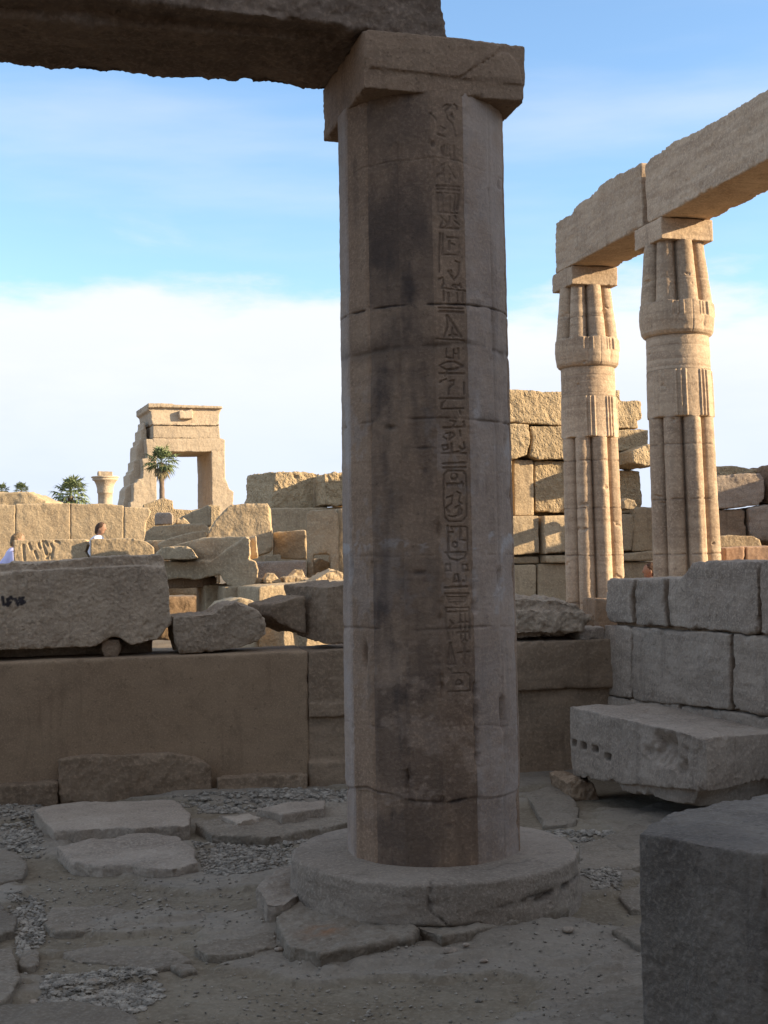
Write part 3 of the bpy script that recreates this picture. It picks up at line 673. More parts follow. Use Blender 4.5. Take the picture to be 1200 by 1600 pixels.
# ================================================================== fallen block with square sockets, near block, slabs
TL, TF, TR, TB = at(889, 1103, 8.9), at(1102, 1152, 7.4), at(1330, 1138, 8.3), at(1140, 1094, 9.55)
def low(p, z): q = p.copy(); q[2] = z; return q
up_shell = hexa([low(TL, 0.09) + [0.0, 0, 0], low(TF, 0.25), low(TR, 0.25), low(TB, 0.25)], [TL, TF, TR, TB])
cen = (TL + TF + TR + TB) / 4
lo_shell = hexa([low(TL * 0.62 + TF * 0.38, 0.10) + [0.03, 0.0, 0], low(TL * 0.10 + TF * 0.90, 0.125) + [0.03, 0.07, 0], low(TR, 0.10), low(TB, 0.10)],
                [low(TL * 0.74 + TF * 0.26, 0.4) + [0.03, 0.0, 0], low(TF, 0.42) + [0.02, 0.05, 0], low(TR, 0.4), low(TB, 0.4)])
notch = []
V, FA, _ = rock([up_shell, lo_shell], 0.0145, amp=0.016, freq=3.5, wear=0.06, strat=0.004, pits=0.004)
fe = (TF - TL) / np.linalg.norm(TF - TL); fnr = np.cross([0, 0, 1], fe); fnr = fnr / np.linalg.norm(fnr)
if np.dot(fnr, -TL) < 0: fnr = -fnr
fpl = Plane(900, 8.9, 0); fpl.o = np.array([TL[0], TL[1], 0]); fpl.n = np.array([fnr[0], fnr[1], 0]) / np.hypot(fnr[0], fnr[1])
hole = np.zeros(len(V))
for px, py, w in ((897, 1161, 0.036), (911, 1166, 0.036), (929, 1171, 0.046), (949, 1183, 0.042)):
    h = fpl.hit(px, py); rel = V - h; s = np.abs(rel @ fe); zz = np.abs(rel[:, 2]); dn = np.abs(rel @ fpl.n)
    hole = np.maximum(hole, (1 - sstep(s, w * 0.8, w * 1.05)) * (1 - sstep(zz, 0.017, 0.026)) * (dn < 0.12))
# a big spall on the front corner
h = fpl.hit(1040, 1175); sp = np.exp(-(((V - h) @ fe) / 0.24) ** 2 - ((V[:, 2] - h[2]) / 0.10) ** 2) * (np.abs((V - h) @ fpl.n) < 0.25)
V = V - fpl.n * (0.10 * hole + 0.10 * sp * sstep(fbm(V * 5, 3, 77), -0.3, 0.3))[:, None]
o = mesh_obj("fallen_block", V, FA, M_FALL, None, True, {'dark': 0.45 * hole, 'brown': np.clip(0.40 * sstep(fbm(V * 1.3, 3, 78) + 0.8 * ((V @ fe) - (TF @ fe) + 0.3), 0.0, 0.5) * (V[:, 2] < 0.52), 0, 0.85)})
tag(o, "large fallen block with a row of small square sockets in its left face", "stone block")
stone("rubble_stone", [px_prism(Plane(905, 8.75, 10), [(886, 1222), (905, 1218), (928, 1224), (938, 1245), (944, 1268), (915, 1262), (893, 1250)], 0.45)], M_BROWN, 0.014, "broken brown stone wedged under the left end of the fallen block", "stone", amp=0.035, freq=6, wear=0.04)
stone("rubble_stone", [px_prism(Plane(1100, 8.6, 0), [(1060, 1215), (1180, 1215), (1190, 1262), (1050, 1262)], 0.6)], M_BROWN, 0.02, "dark support stone deep under the middle of the fallen block", "stone", amp=0.03, freq=5, wear=0.05)
stone("rubble_stone", [px_prism(Plane(1290, 8.2, 0), [(1220, 1215), (1330, 1215), (1330, 1285), (1210, 1285)], 0.6)], M_BROWN, 0.02, "support stone under the right end of the fallen block, past the picture's edge", "stone", amp=0.03, freq=5, wear=0.05)
NB_ = [np.array(p) for p in ((0.765, 4.06), (1.045, 3.70), (1.75, 4.2), (1.34, 4.64), (0.925, 4.34))]
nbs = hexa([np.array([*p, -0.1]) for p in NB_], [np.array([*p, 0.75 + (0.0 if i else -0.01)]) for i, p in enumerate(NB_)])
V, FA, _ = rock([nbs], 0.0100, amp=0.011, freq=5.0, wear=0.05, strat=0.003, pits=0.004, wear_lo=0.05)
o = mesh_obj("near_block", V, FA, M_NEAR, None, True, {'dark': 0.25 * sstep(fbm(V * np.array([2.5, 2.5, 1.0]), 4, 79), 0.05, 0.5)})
tag(o, "big grey squared block standing nearest to the viewer in the lower right corner", "stone block")

def slab(name, label, pts, z1, mat, z0=None, vox=0.012, cat="paving slab", group="paving slabs in the courtyard", inset=0.0, **k):
    rg = np.random.default_rng(int(pts[0][0] * 7 + pts[0][1])); fine = []
    for i in range(len(pts)):
        a, b = np.array(pts[i], float), np.array(pts[(i + 1) % len(pts)], float); n = max(2, int(np.hypot(*(b - a)) / 18)); q = np.array([-(b - a)[1], (b - a)[0]]) * 0.5
        w_ = 0.0
        for j in range(n):
            w_ = 0.5 * w_ + rg.normal(0, 1.0); f = j / n; fine.append(tuple(a + (b - a) * f + q / max(np.hypot(*q), 1) * (w_ * 1.1 if j else 0)))
    pts = fine; z = 0.0
    for _ in range(3):
        top = [gz(x, y, z) for x, y in pts]; g = np.mean([ground_z(t[0], t[1]) for t in top]); z = g + z1
    bot = [np.array([t[0], t[1], g - 0.10]) for t in top]
    a = dict(amp=0.010, freq=5, wear=0.035, strat=0.003); a.update(k)
    return stone(name, [hexa(bot, top)] if _ccw(top) else [hexa(bot[::-1], top[::-1])], mat, vox, label, cat, group, **a)
def _ccw(p): return sum(p[i][0] * p[(i + 1) % len(p)][1] - p[(i + 1) % len(p)][0] * p[i][1] for i in range(len(p))) > 0
slab("paving_slab", "thick flat slab with a brown front edge before the plastered wall", [(52, 1263), (110, 1253), (275, 1250), (298, 1272), (296, 1288), (190, 1293), (85, 1298)], 0.085, M_BASE, wear=0.03)
slab("paving_slab", "low lumpy stone directly before the thick flat slab", [(88, 1322), (150, 1308), (210, 1300), (275, 1307), (300, 1325), (308, 1348), (270, 1358), (210, 1352), (160, 1352), (110, 1345)], 0.055, M_BASE, wear=0.09, amp=0.022, freq=3.5)
slab("paving_slab", "thin pale slab flake on the layered bedrock left of the column", [(400, 1262), (455, 1252), (508, 1249), (506, 1262), (440, 1272)], 0.115, M_BASE, wear=0.02)
slab("bedrock_shelf", "layered reddish bedrock shelf between the plastered wall and the column base", [(305, 1285), (345, 1272), (420, 1268), (560, 1250), (560, 1282), (470, 1300), (400, 1306), (330, 1305)], 0.06, M_SLAB, strat=0.01, amp=0.02, cat="bedrock", group="")
slab("paving_slab", "small flat flake just left of the thin pale slab", [(345, 1274), (390, 1268), (408, 1276), (372, 1284)], 0.085, M_BASE)
slab("paving_slab", "rounded grey stone leaning against the left side of the column base", [(402, 1388), (420, 1366), (455, 1352), (480, 1362), (478, 1392), (445, 1412), (415, 1412)], 0.08, M_BASE, wear=0.09, amp=0.02)
slab("broken_slab", "broken slab with a rusty orange stain under the front left of the column base", [(430, 1432), (470, 1410), (580, 1424), (655, 1452), (640, 1466), (560, 1480), (500, 1489), (452, 1478)], 0.05, M_SLAB, amp=0.022, strat=0.012,
     attrs_fn=lambda V: {'rust': 0.7 * np.exp(-np.sum((V[:, :2] - gz(505, 1450, 0.08)[:2]) ** 2, 1) / 0.006) * sstep(fbm(V * 14, 3, 91), -0.4, 0.4)})
slab("broken_slab", "grey broken slab under the front right of the column base", [(600, 1424), (700, 1434), (800, 1428), (880, 1404), (888, 1416), (800, 1440), (690, 1462), (660, 1452)], 0.03, M_SLAB, amp=0.018, strat=0.008)
for i, (lb, pts, z1) in enumerate((
    ("worn slab at the left edge, level with the lumpy stone", [(-60, 1338), (10, 1326), (42, 1345), (36, 1372), (-10, 1382), (-60, 1384)], 0.03),
    ("dark edged slab at the left edge with gravel to its right", [(-60, 1412), (0, 1408), (28, 1432), (22, 1452), (-8, 1462), (-60, 1470)], 0.04),
    ("long worn slab at the left edge near the bottom corner", [(-60, 1488), (20, 1480), (34, 1520), (18, 1552), (-20, 1580), (-60, 1590)], 0.045),
    ("fist sized flat stone right of the slabs at the left edge", [(32, 1486), (58, 1480), (64, 1496), (52, 1512), (30, 1508)], 0.025),
    ("pale slab along the bottom edge in the lower left corner", [(-20, 1572), (110, 1562), (212, 1578), (230, 1640), (-20, 1660)], 0.03),
    ("thin ledge slab in the dirt below the lumpy stone", [(66, 1438), (80, 1418), (150, 1412), (240, 1430), (220, 1450), (140, 1453), (80, 1454)], 0.014),
    ("cracked thin slab above the gravel patch at lower left", [(92, 1490), (170, 1474), (262, 1478), (300, 1500), (240, 1513), (175, 1506), (120, 1500)], 0.016),
    ("thin pointed slab left of the rust stained slab", [(304, 1481), (340, 1466), (430, 1455), (438, 1478), (380, 1490), (325, 1492)], 0.018),
    ("small dark flake below the thin pointed slab", [(264, 1508), (300, 1506), (308, 1516), (285, 1519)], 0.02),
    ("flat slab right of the column base", [(905, 1318), (960, 1302), (1010, 1312), (1010, 1352), (940, 1362), (905, 1350)], 0.02),
    ("slab half hidden by the near block, under the fallen block", [(946, 1308), (990, 1285), (1045, 1300), (1030, 1328), (975, 1326)], 0.035),
    ("grey slab whose edge shows left of the near block", [(955, 1452), (1040, 1425), (1040, 1490), (1000, 1477)], 0.03),
    ("pale rounded slab at the bottom edge left of the near block", [(850, 1592), (890, 1566), (960, 1545), (1040, 1530), (1040, 1660), (840, 1660)], 0.03),
    ("low slab between the column base and the fallen block", [(820, 1240), (870, 1222), (905, 1258), (900, 1285), (850, 1290)], 0.025),
    ("slab right of the gravel hollow beside the column base", [(962, 1392), (1000, 1378), (1040, 1392), (1040, 1424), (985, 1420)], 0.025))):
    slab("paving_slab", lb, pts, z1, M_SLAB, amp=0.012, wear=0.05, vox=0.013)

# gravel in the hollows between the slabs, and scattered grit
M_GRAVEL = plain("grey_gravel", (0.27, 0.225, 0.175), 0.95, 0.6, 22.0)
rng = np.random.default_rng(5)
ico = [(-0.526, 0, 0.851), (0.526, 0, 0.851), (-0.526, 0, -0.851), (0.526, 0, -0.851), (0, 0.851, 0.526), (0, 0.851, -0.526), (0, -0.851, 0.526), (0, -0.851, -0.526), (0.851, 0.526, 0), (-0.851, 0.526, 0), (0.851, -0.526, 0), (-0.851, -0.526, 0)]
icf = np.array([(0, 1, 4), (0, 4, 9), (9, 4, 5), (4, 8, 5), (4, 1, 8), (8, 1, 10), (8, 10, 3), (5, 8, 3), (5, 3, 2), (2, 3, 7), (7, 3, 10), (7, 10, 6), (7, 6, 11), (11, 6, 0), (0, 6, 1), (6, 10, 1), (9, 11, 0), (9, 2, 11), (9, 5, 2), (7, 11, 2)])
ico = np.array(ico)
PATCH = [([(300, 1312), (480, 1306), (480, 1345), (460, 1352), (390, 1376), (320, 1368)], 2800, 0.0075), ([(10, 1392), (70, 1400), (70, 1462), (30, 1490), (20, 1440)], 800, 0.007),
         ([(66, 1515), (240, 1508), (260, 1545), (210, 1572), (100, 1562), (60, 1580)], 2600, 0.0065), ([(905, 1368), (968, 1360), (972, 1392), (930, 1402)], 450, 0.0075),
         ([(300, 1244), (560, 1226), (560, 1250), (420, 1262), (310, 1262)], 1500, 0.010), ([(850, 1292), (960, 1290), (960, 1312), (900, 1318)], 500, 0.009),
         ([(0, 1268), (60, 1262), (70, 1330), (0, 1330)], 700, 0.009), ([(0, 1255), (330, 1240), (330, 1252), (0, 1272)], 700, 0.009),
         ([(0, 1330), (1000, 1300), (1000, 1600), (0, 1600)], 1100, 0.0042), ([(330, 1480), (1000, 1440), (1000, 1600), (330, 1600)], 700, 0.0034), ([(60, 1360), (420, 1380), (420, 1450), (60, 1470)], 450, 0.0048)]
Q, QF, k = [], [], 0
for poly, n, s0 in PATCH:
    P = np.array(poly, float); lo, hi = P.min(0), P.max(0); cnt = 0
    while cnt < n:
        x, y = rng.uniform(lo, hi); c = False
        for i in range(len(P)):
            (xa, ya), (xb, yb) = P[i], P[i - 1]
            if (ya > y) != (yb > y) and x < (xb - xa) * (y - ya) / (yb - ya) + xa: c = not c
        if not c: continue
        cnt += 1
        g = gz(x, y, 0.0)
        if np.hypot(g[0] - CC[0], g[1] - CC[1]) < 0.69: continue
        s = s0 * min(rng.lognormal(-0.2, 0.6), 2.0); q = ico * rng.uniform(0.7, 1.3, (12, 1)) * s * rng.uniform([0.8, 0.8, 0.45], [1.4, 1.1, 0.8])
        a = rng.uniform(0, 6.28); q = q @ np.array([[math.cos(a), math.sin(a), 0], [-math.sin(a), math.cos(a), 0], [0, 0, 1]])
        Q.append(q + [g[0], g[1], 0.0]); QF.append(icf + k); k += 12
Q = np.concatenate(Q); cz = Q.reshape(-1, 12, 3).mean(1); 
hz_ = np.array([0.0] * len(cz)); pz = np.stack([cz[:, 0], cz[:, 1], np.zeros(len(cz))], 1)
hz_ = 0.035 * fbm(pz * 0.55, 4, 901) + 0.012 * fbm(pz * 3.0, 4, 902) - 0.035 + 0.05 * np.exp(-((pz[:, 0] - 0.21) ** 2 + (pz[:, 1] - 6.2) ** 2) / 1.0)
lay = fbm(pz * np.array([0.9, 1.6, 1]) + 5, 4, 905)
for lv, stp in ((0.02, 0.022), (0.28, 0.02)): hz_ += stp * sstep(lay, lv, lv + 0.035)
Q[:, 2] += np.repeat(hz_ + 0.004, 12)
o = mesh_obj("gravel", Q, np.concatenate(QF), M_GRAVEL, None, False, origin=(0, 0, 0)); tag(o, "loose grey gravel and grit in the hollows of the courtyard floor", "gravel", kind="stuff")
for i, (px, py, s, lb) in enumerate(((704, 1490, 0.036, "largest pebble lying alone in the dirt before the column"), (756, 1504, 0.019, "small pebble right of the largest pebble in the dirt"), (888, 1456, 0.030, "dark pebble right of the broken grey slab"),
        (478, 1494, 0.026, "pebble at the lower tip of the rust stained slab"), (436, 1486, 0.022, "pebble at the left tip of the rust stained slab"), (728, 1478, 0.017, "pebble just behind the largest pebble in the dirt"), (146, 1538, 0.030, "pale stone lying in the gravel patch at lower left"),
        (470, 1398, 0.03, "small stone between the rounded grey stone and the column base"), (52, 1568, 0.018, "pebble at the lower end of the gravel patch, near the left edge"), (840, 1268, 0.03, "stone flake beside the low slab right of the column"))):
    g = gz(px, py, 0.0); z = ground_z(g[0], g[1]); g = gz(px, py, z)
    q = np.concatenate([ico]) * rng.uniform(0.8, 1.2, (12, 1)) * s * np.array([1.15, 0.9, 0.6]); 
    V, FA = eval_mesh(q + [g[0], g[1], z + s * 0.3], [tuple(f) for f in icf], [lambda o: setattr(o.modifiers.new('s', 'SUBSURF'), 'levels', 2)])
    V += vert_normals(V, FA) * (0.12 * s * fbm(V * 40, 3, i))[:, None]
    tag(mesh_obj("pebble", V, FA, M_GREY, None, True), lb, "pebble", "pebbles in the courtyard dirt")

# ================================================================== the two tall bundle columns and their beam
GYAW = 16.0
ge1 = np.array([math.cos(R(GYAW)), math.sin(R(GYAW)), 0]); ge2 = np.array([-math.sin(R(GYAW)), math.cos(R(GYAW)), 0])
YB = 15.0
def zb_(py): return at(1058, py, YB)[2]
ZR = {k: zb_(v) for k, v in dict(top=352, abot=385, lob=478, bul=505, capb=529, neck=582, col=655).items()}
# distance of the farther column: the same collar height seen at row 576
YA = next(y for y in np.arange(15, 20, 0.01) if at(917, 577, y)[2] >= ZR['capb'])
TH0 = 3.0
def bundle_column(px, Y, label, foot, lean):
    c = at(px, 600, Y); Rn = 0.5 * 98.0 * YB / F_PX * 1.005
    vdir = math.atan2(-c[1], -c[0]); ztop = ZR['abot']; z0 = foot
    root = empty("bundle_column", (c[0], c[1], z0), label, "column", "papyrus bundle columns")
    NU, NZ = 360, 620
    th = np.linspace(0, 2 * math.pi, NU, endpoint=False); zs = np.linspace(z0, ztop + 0.004, NZ)
    T, Z = np.meshgrid(th, zs)
    phi = np.mod(T - math.radians(TH0), math.pi / 4) - math.pi / 8          # 0 on a stem's crest
    rc, rl = 0.715, 0.285
    lobe = rc * np.cos(phi) + np.sqrt(np.maximum(rl ** 2 - (rc * np.sin(phi)) ** 2, 0.0))
    lobe = lobe - 0.09 * np.exp(-((math.pi / 8 - np.abs(phi)) / 0.05) ** 2)
    keel = 0.030 * np.clip(1 - np.abs(phi) / 0.22, 0, 1)
    shaftR = Rn * np.interp(Z, [z0, z0 + 0.35, ZR['col'], ZR['neck'], ZR['capb']], [1.05, 1.11, 1.025, 1.0, 0.985])
    capR = Rn * np.interp(Z, [ZR['capb'], ZR['capb'] + 0.015, ZR['capb'] + 0.05, ZR['bul'] - 0.02, ZR['bul'] + 0.05, ZR['lob'], ztop], [0.99, 1.07, 1.14, 1.185, 1.19, 1.17, 0.965])
    w_sh = 1 - sstep(Z, ZR['col'] - 0.004, ZR['col'] + 0.012)
    w_cap = sstep(Z, ZR['lob'] - 0.01, ZR['lob'] + 0.012)
    incap = sstep(Z, ZR['capb'] - 0.004, ZR['capb'] + 0.008)
    capl = 0.12 * sstep(Z, ZR['capb'], ZR['capb'] + 0.1) * (1 - w_cap) + w_cap
    r = (1 - incap) * shaftR * (1 - w_sh + w_sh * (lobe + keel)) + incap * capR * (1 - capl + capl * lobe)
    # collar: three thin stalks between every two stems, and the same on the capital's foot
    val = math.pi / 8 - np.abs(phi)                                          # angle from the valley
    stalk = np.clip(np.cos(val / R(4.2) * math.pi), -0.2, 1) * (val < R(10.4))
    nz_ = fbm(np.stack([T.ravel() * 3, Z.ravel() * 6, 0 * T.ravel()], 1), 3, int(px)).reshape(T.shape)
    ruin = 0.25 + 0.75 * sstep(np.cos(T + vdir - vdir - R(60)) + 0.5 * nz_, -0.05, 0.35)
    incol = sstep(Z, ZR['col'], ZR['col'] + 0.01) * (1 - sstep(Z, ZR['neck'] - 0.012, ZR['neck']))
    r += Rn * 0.045 * incol * stalk * ruin
    c2 = sstep(Z, ZR['lob'] - 0.17, ZR['lob'] - 0.155) * (1 - sstep(Z, ZR['lob'] - 0.02, ZR['lob']))
    r += Rn * 0.05 * c2 * (stalk - 0.4) * (val < R(10.4)) * ruin
    crease = np.exp(-((np.abs(phi)) / 0.012) ** 2) * sstep(Z, ZR['capb'], ZR['capb'] + 0.03) * (1 - w_cap); r -= Rn * 0.02 * crease
    for k in range(5):
        zz = ZR['neck'] + (ZR['capb'] - ZR['neck']) * (k + 0.5) / 5; r -= (0.004 if k in (0, 3) else 0.0015) * np.exp(-((Z - zz) / 0.007) ** 2)
    dark = np.zeros_like(r)
    for k, zz in enumerate(np.arange(z0 + 0.55, ZR['col'], 0.62)):
        q = np.exp(-((Z - zz - 0.02 * nz_) / 0.009) ** 2) * sstep(nz_, -0.3, 0.2); r -= 0.012 * q; dark += 0.5 * q
    drum = np.random.default_rng(int(px)).uniform(0, 0.20, 40)[np.clip(((Z - z0) / 0.62).astype(int), 0, 39)] * (0.6 + 0.8 * sstep(nz_, -0.3, 0.3))
    zz = (ZR['lob'] + ztop) / 2; q = np.exp(-((Z - zz + 0.08) / 0.008) ** 2); r -= 0.006 * q
    A = vdir + T                                                             # T counts to the right of the camera line
    P = np.stack([c[0] + r * np.cos(A), c[1] + r * np.sin(A), Z], -1)
    n3 = fbm(P.reshape(-1, 3) * np.array([4, 4, 6.0]), 4, 200 + int(px)).reshape(T.shape)
    n4 = fbm(P.reshape(-1, 3) * 14, 3, 201 + int(px)).reshape(T.shape)
    rr = 0.005 * n3 + 0.003 * n4 + 0.035 * sstep(n3, 0.42, 0.75)
    P[..., 0] -= rr * np.cos(A); P[..., 1] -= rr * np.sin(A)
    P[..., 0] -= (Z - z0) * math.tan(R(lean))* 1.0 - 0.0; P[..., 0] += (ZR['capb'] - z0) * math.tan(R(lean))
    ii = lambda a, b: np.stack([(rw_ * NU + cc) for rw_, cc in ((RR, CCo), (RR, (CCo + 1) % NU), (RR + 1, (CCo + 1) % NU), (RR + 1, CCo))], 1)
    def piece(name, za, zb2, extra=None):
        i0 = max(0, int(np.searchsorted(zs, za)) - 1); i1 = min(NZ - 1, int(np.searchsorted(zs, zb2)))
        sub = P[i0:i1 + 1].reshape(-1, 3); n = i1 - i0
        k = np.arange(n * NU); a, b = k // NU, k % NU; b2 = (b + 1) % NU
        mesh_obj(name, sub, np.stack([a * NU + b, a * NU + b2, (a + 1) * NU + b2, (a + 1) * NU + b], 1), M_TALL, root, True, {'dark': np.clip(dark[i0:i1 + 1].ravel(), 0, 0.6), 'brown': np.clip(drum[i0:i1 + 1].ravel(), 0, 0.5)})
    piece("shaft", z0, ZR['col']); piece("stalk_collar", ZR['col'], ZR['neck']); piece("neck", ZR['neck'], ZR['capb']); piece("capital", ZR['capb'], ztop + 0.01)
    sh = (ZR['capb'] - ztop) * math.tan(R(lean))
    cc = np.array([c[0] + sh, c[1], ztop]); hs = 0.905 * Rn
    V, FA, _ = rock([box(cc, ge1 * hs, ge2 * hs, ZR['top'] - ztop)], 0.017, amp=0.007, freq=4, wear=0.03)
    mesh_obj("abacus", V, FA, M_TALL, root, True)
    V, FA, _ = rock([box([c[0] + (ZR['capb'] - z0) * math.tan(R(lean)), c[1], z0 - 0.2], ge1 * Rn * 1.35, ge2 * Rn * 1.35, 0.22)], 0.03, amp=0.01, freq=3, wear=0.2)
    mesh_obj("base", V, FA, M_TALL, root, True)
    return cc, hs
cB, hB = bundle_column(1060.0, YB, "nearer, taller-looking papyrus bundle column, at the right beside the open sky", 0.40, 1.0)
cA, hA = bundle_column(918.5, YA, "farther papyrus bundle column, standing just right of the polygonal column", 0.40, 0.7)
# the beam: two stones meeting over the nearer column
tz = ZR['top'] + 0.002
dirn = (cB - cA)[:2]; dirn = np.array([*dirn / np.linalg.norm(dirn), 0.0]); nrm_ = np.array([-dirn[1], dirn[0], 0]);  # left of travel
lenAB = np.linalg.norm((cB - cA)[:2])
def beam_pt(s, side, z): return np.array([cA[0], cA[1], 0]) + dirn * s + nrm_ * side + np.array([0, 0, z])
if np.dot(nrm_, -cA) > 0: pass
wside = hB * 0.99
topA = ZR['top'] + (at(881, 335, YA)[2] - at(881, 423, YA)[2])
hbm = 0.78
dirB = np.array([math.sin(R(16.5)), -math.cos(R(16.5)), 0.0]); nrmB = np.array([-dirB[1], dirB[0], 0])
def beam_ptB(s, side, z): return np.array([cB[0], cB[1], 0]) + dirB * (s - lenAB) + nrmB * side + np.array([0, 0, z])
def beam(name, s0, s1, prof_top, label, under_=0.0, bp=None, nv=None):
    bp = bp or beam_pt; nv = nrm_ if nv is None else nv
    top = [(s, z) for s, z in prof_top]
    pts = [bp(s, -wside, tz + z) for s, z in [(s0, 0.0), (s1, under_)] + top[::-1]]
    V, FA, _ = rock([prism(pts, nv * 2 * wside)], 0.026, amp=0.020, freq=3.0, wear=0.06, strat=0.007, pits=0.006)
    tag(mesh_obj(name, V, FA, M_TALL, None, True), label, "stone beam", "architrave beams"); return V
BEAM_A = [(-0.20, 0.54), (-0.15, 0.66), (0.10, 0.69), (0.35, 0.68), (0.45, 0.73), (0.95, 0.74), (1.15, 0.79), (1.5, 0.80), (1.75, 0.78), (lenAB - 0.13, 0.74)]
beam("architrave", -0.22, lenAB - 0.13, BEAM_A, "weathered stone beam between the two papyrus bundle columns")
BEAM_B = [(lenAB - 0.03, 0.68), (lenAB + 0.1, 0.73), (lenAB + 0.7, 0.75), (lenAB + 1.2, 0.70), (lenAB + 1.5, 0.71), (lenAB + 2.4, 0.70), (lenAB + 3.2, 0.69), (lenAB + 4.2, 0.68)]
beam("architrave", lenAB - 0.03, lenAB + 4.2, BEAM_B, "long stone beam running from the nearer bundle column out past the right edge", 0.03, beam_ptB, nrmB)
# its far support, out of the picture
cS = beam_ptB(lenAB + 3.75, 0.0, 0.0)
bundle_column(CX + F_PX * cS[0] / cS[1] - 4, cS[1], "third papyrus bundle column, past the right edge, carrying the long stone beam", 0.30, 0.0)

# ================================================================== ruined wall behind the tall columns
rv = Plane(900, 21.0, GYAW)
ruin = empty("ruined_wall", tuple(rv.hit(900, 930) * [1, 1, 0] + [0, 0, 0.3]), "golden sandstone ruin wall of big courses standing behind the farther bundle column", "wall")
RV = [([(700, 612), (798, 608), (876, 612), (940, 614), (940, 664), (877, 665), (800, 660), (700, 664)], 0, M_HEWN), ([(700, 667), (800, 662.5), (824, 664), (828, 684), (824, 712), (801, 718), (700, 720)], 0.03, M_HEWN),
      ([(827, 665), (877, 667), (945, 668), (945, 716), (878, 717), (840, 718), (829, 712), (832, 685)], 0.0, M_HEWN),
      ([(806, 717), (838, 718), (839, 806), (808, 806)], -0.12, M_SAND), ([(700, 720), (800, 719), (800, 805), (700, 806)], 0.0, M_HEWN),
      ([(841, 719), (946, 719), (946, 802), (905, 802), (842, 799)], -0.14, M_HEWN),
      ([(940, 608), (969, 609), (970, 625), (1002, 626), (1003, 654), (996, 657), (998, 670), (942, 668)], 0.0, M_HEWN), ([(942, 670), (1012, 672), (1012, 702), (985, 702), (965, 706), (942, 712)], 0.02, M_HEWN),
      ([(964, 708), (993, 698), (1014, 700), (1014, 729), (990, 733), (965, 727)], 0.55, M_HEWN), ([(944, 733), (1006, 735), (1009, 790), (1004, 802), (946, 804)], -0.12, M_HEWN),
      ([(700, 807), (841, 806), (842, 864), (800, 868), (700, 870)], 0.04, M_SAND), ([(845, 806), (885, 805), (960, 805), (960, 862), (880, 862), (847, 866)], 0.12, M_SAND),
      ([(962, 803), (985, 804), (988, 822), (984, 860), (962, 862)], 0.08, M_SAND), ([(990, 792), (1024, 792), (1026, 862), (988, 862)], 0.0, M_SAND),
      ([(700, 871), (845, 869), (845, 880), (700, 882)], -0.05, M_SAND), ([(848, 868), (960, 866), (1020, 860), (1022, 876), (848, 880)], 0.10, M_SAND),
      ([(700, 884), (837.5, 882), (838, 960), (700, 960)], 0.02, M_SAND), ([(839.5, 881), (960, 879), (960, 960), (840, 960)], 0.02, M_SAND), ([(962, 879), (1030, 877), (1030, 960), (962, 960)], 0.0, M_SAND)]
for p, f, m in RV:
    hv = m is M_HEWN
    stone("block", [px_prism(rv, p, 0.9, f)], m, 0.04 if not hv else 0.034, parent=ruin, amp=0.022 if hv else 0.012, freq=3.0, wear=0.05, chisel=0.012 if hv else 0.0, pits=0.01 if hv else 0.0)
stone("wall_core", [px_prism(rv, [(700, 730), (795, 730), (1000, 740), (1020, 800), (1024, 955), (700, 955)], 0.5, -0.45)], M_SAND, 0.07, parent=ruin, amp=0.01, freq=2)
stone("loose_stone", [px_prism(Plane(985, 20.3, 10), [(973, 783), (980, 779), (992, 781), (995, 790), (990, 796), (975, 795)], 0.35)], M_SAND, 0.025, "small loose stone in a gap of the ruined wall beside the farther bundle column", "stone", amp=0.02, freq=5, wear=0.06)

# tumbled blocks right of the nearer tall column
tb = Plane(1150, 20.5, 6)
for lb, pts, dep_, fr, m in (
    ("broad grey brown block with a level top, directly right of the nearer bundle column", [(1112, 743), (1190, 738), (1194, 745), (1195, 782), (1186, 789), (1150, 793), (1112, 797)], 0.9, 0.0, M_GREY),
    ("lit yellow broken block on top of the pile right of the nearer bundle column", [(1100, 728), (1128, 725), (1165, 723), (1190, 728), (1260, 734), (1260, 742), (1100, 745)], 0.8, -0.55, M_HEWN),
    ("dark squarish block under the broad grey brown block", [(1110, 796), (1166, 795), (1168, 840), (1110, 842)], 0.8, -0.05, M_BROWN),
    ("grey block at the right edge below the pile of blocks", [(1170, 795), (1200, 788), (1290, 786), (1290, 848), (1172, 846)], 0.8, 0.02, M_GREY),
    ("dark block at the right edge beside the broad grey brown block", [(1203, 726), (1290, 728), (1290, 786), (1204, 786)], 0.9, 0.05, M_BROWN)):
    stone("tumbled_block", [px_prism(tb, pts, dep_, fr)], m, 0.03, lb, "stone block", "tumbled blocks beyond the grey wall", amp=0.022, freq=3, wear=0.07)
dr = Plane(1160, 16.0, 4)
stone("fallen_drum", [px_prism(dr, [(1120, 839), (1140, 836), (1176, 837), (1188, 843), (1191, 852), (1186, 862), (1120, 862)], 0.45)], M_SAND, 0.022, "pale rounded fallen stone on the reddish kerb blocks at the right edge", "column drum", amp=0.008, freq=3, wear=0.12)
for lb, pts in (("left one of the two reddish blocks above the grey wall's right end", [(1132, 856), (1164, 854), (1164, 910), (1132, 910)]), ("right one of the two reddish blocks above the grey wall's right end", [(1166, 854), (1290, 851), (1290, 910), (1166, 910)])):
    stone("kerb_block", [px_prism(Plane(1160, 15.2, 4), pts, 0.5)], stone_mat("reddish_sandstone", (0.42, 0.27, 0.17), (0.36, 0.22, 0.14), None, 1.0, 0.35, 40, 0.4), 0.024, lb, "stone block", "reddish kerb blocks", amp=0.010, freq=3, wear=0.04)
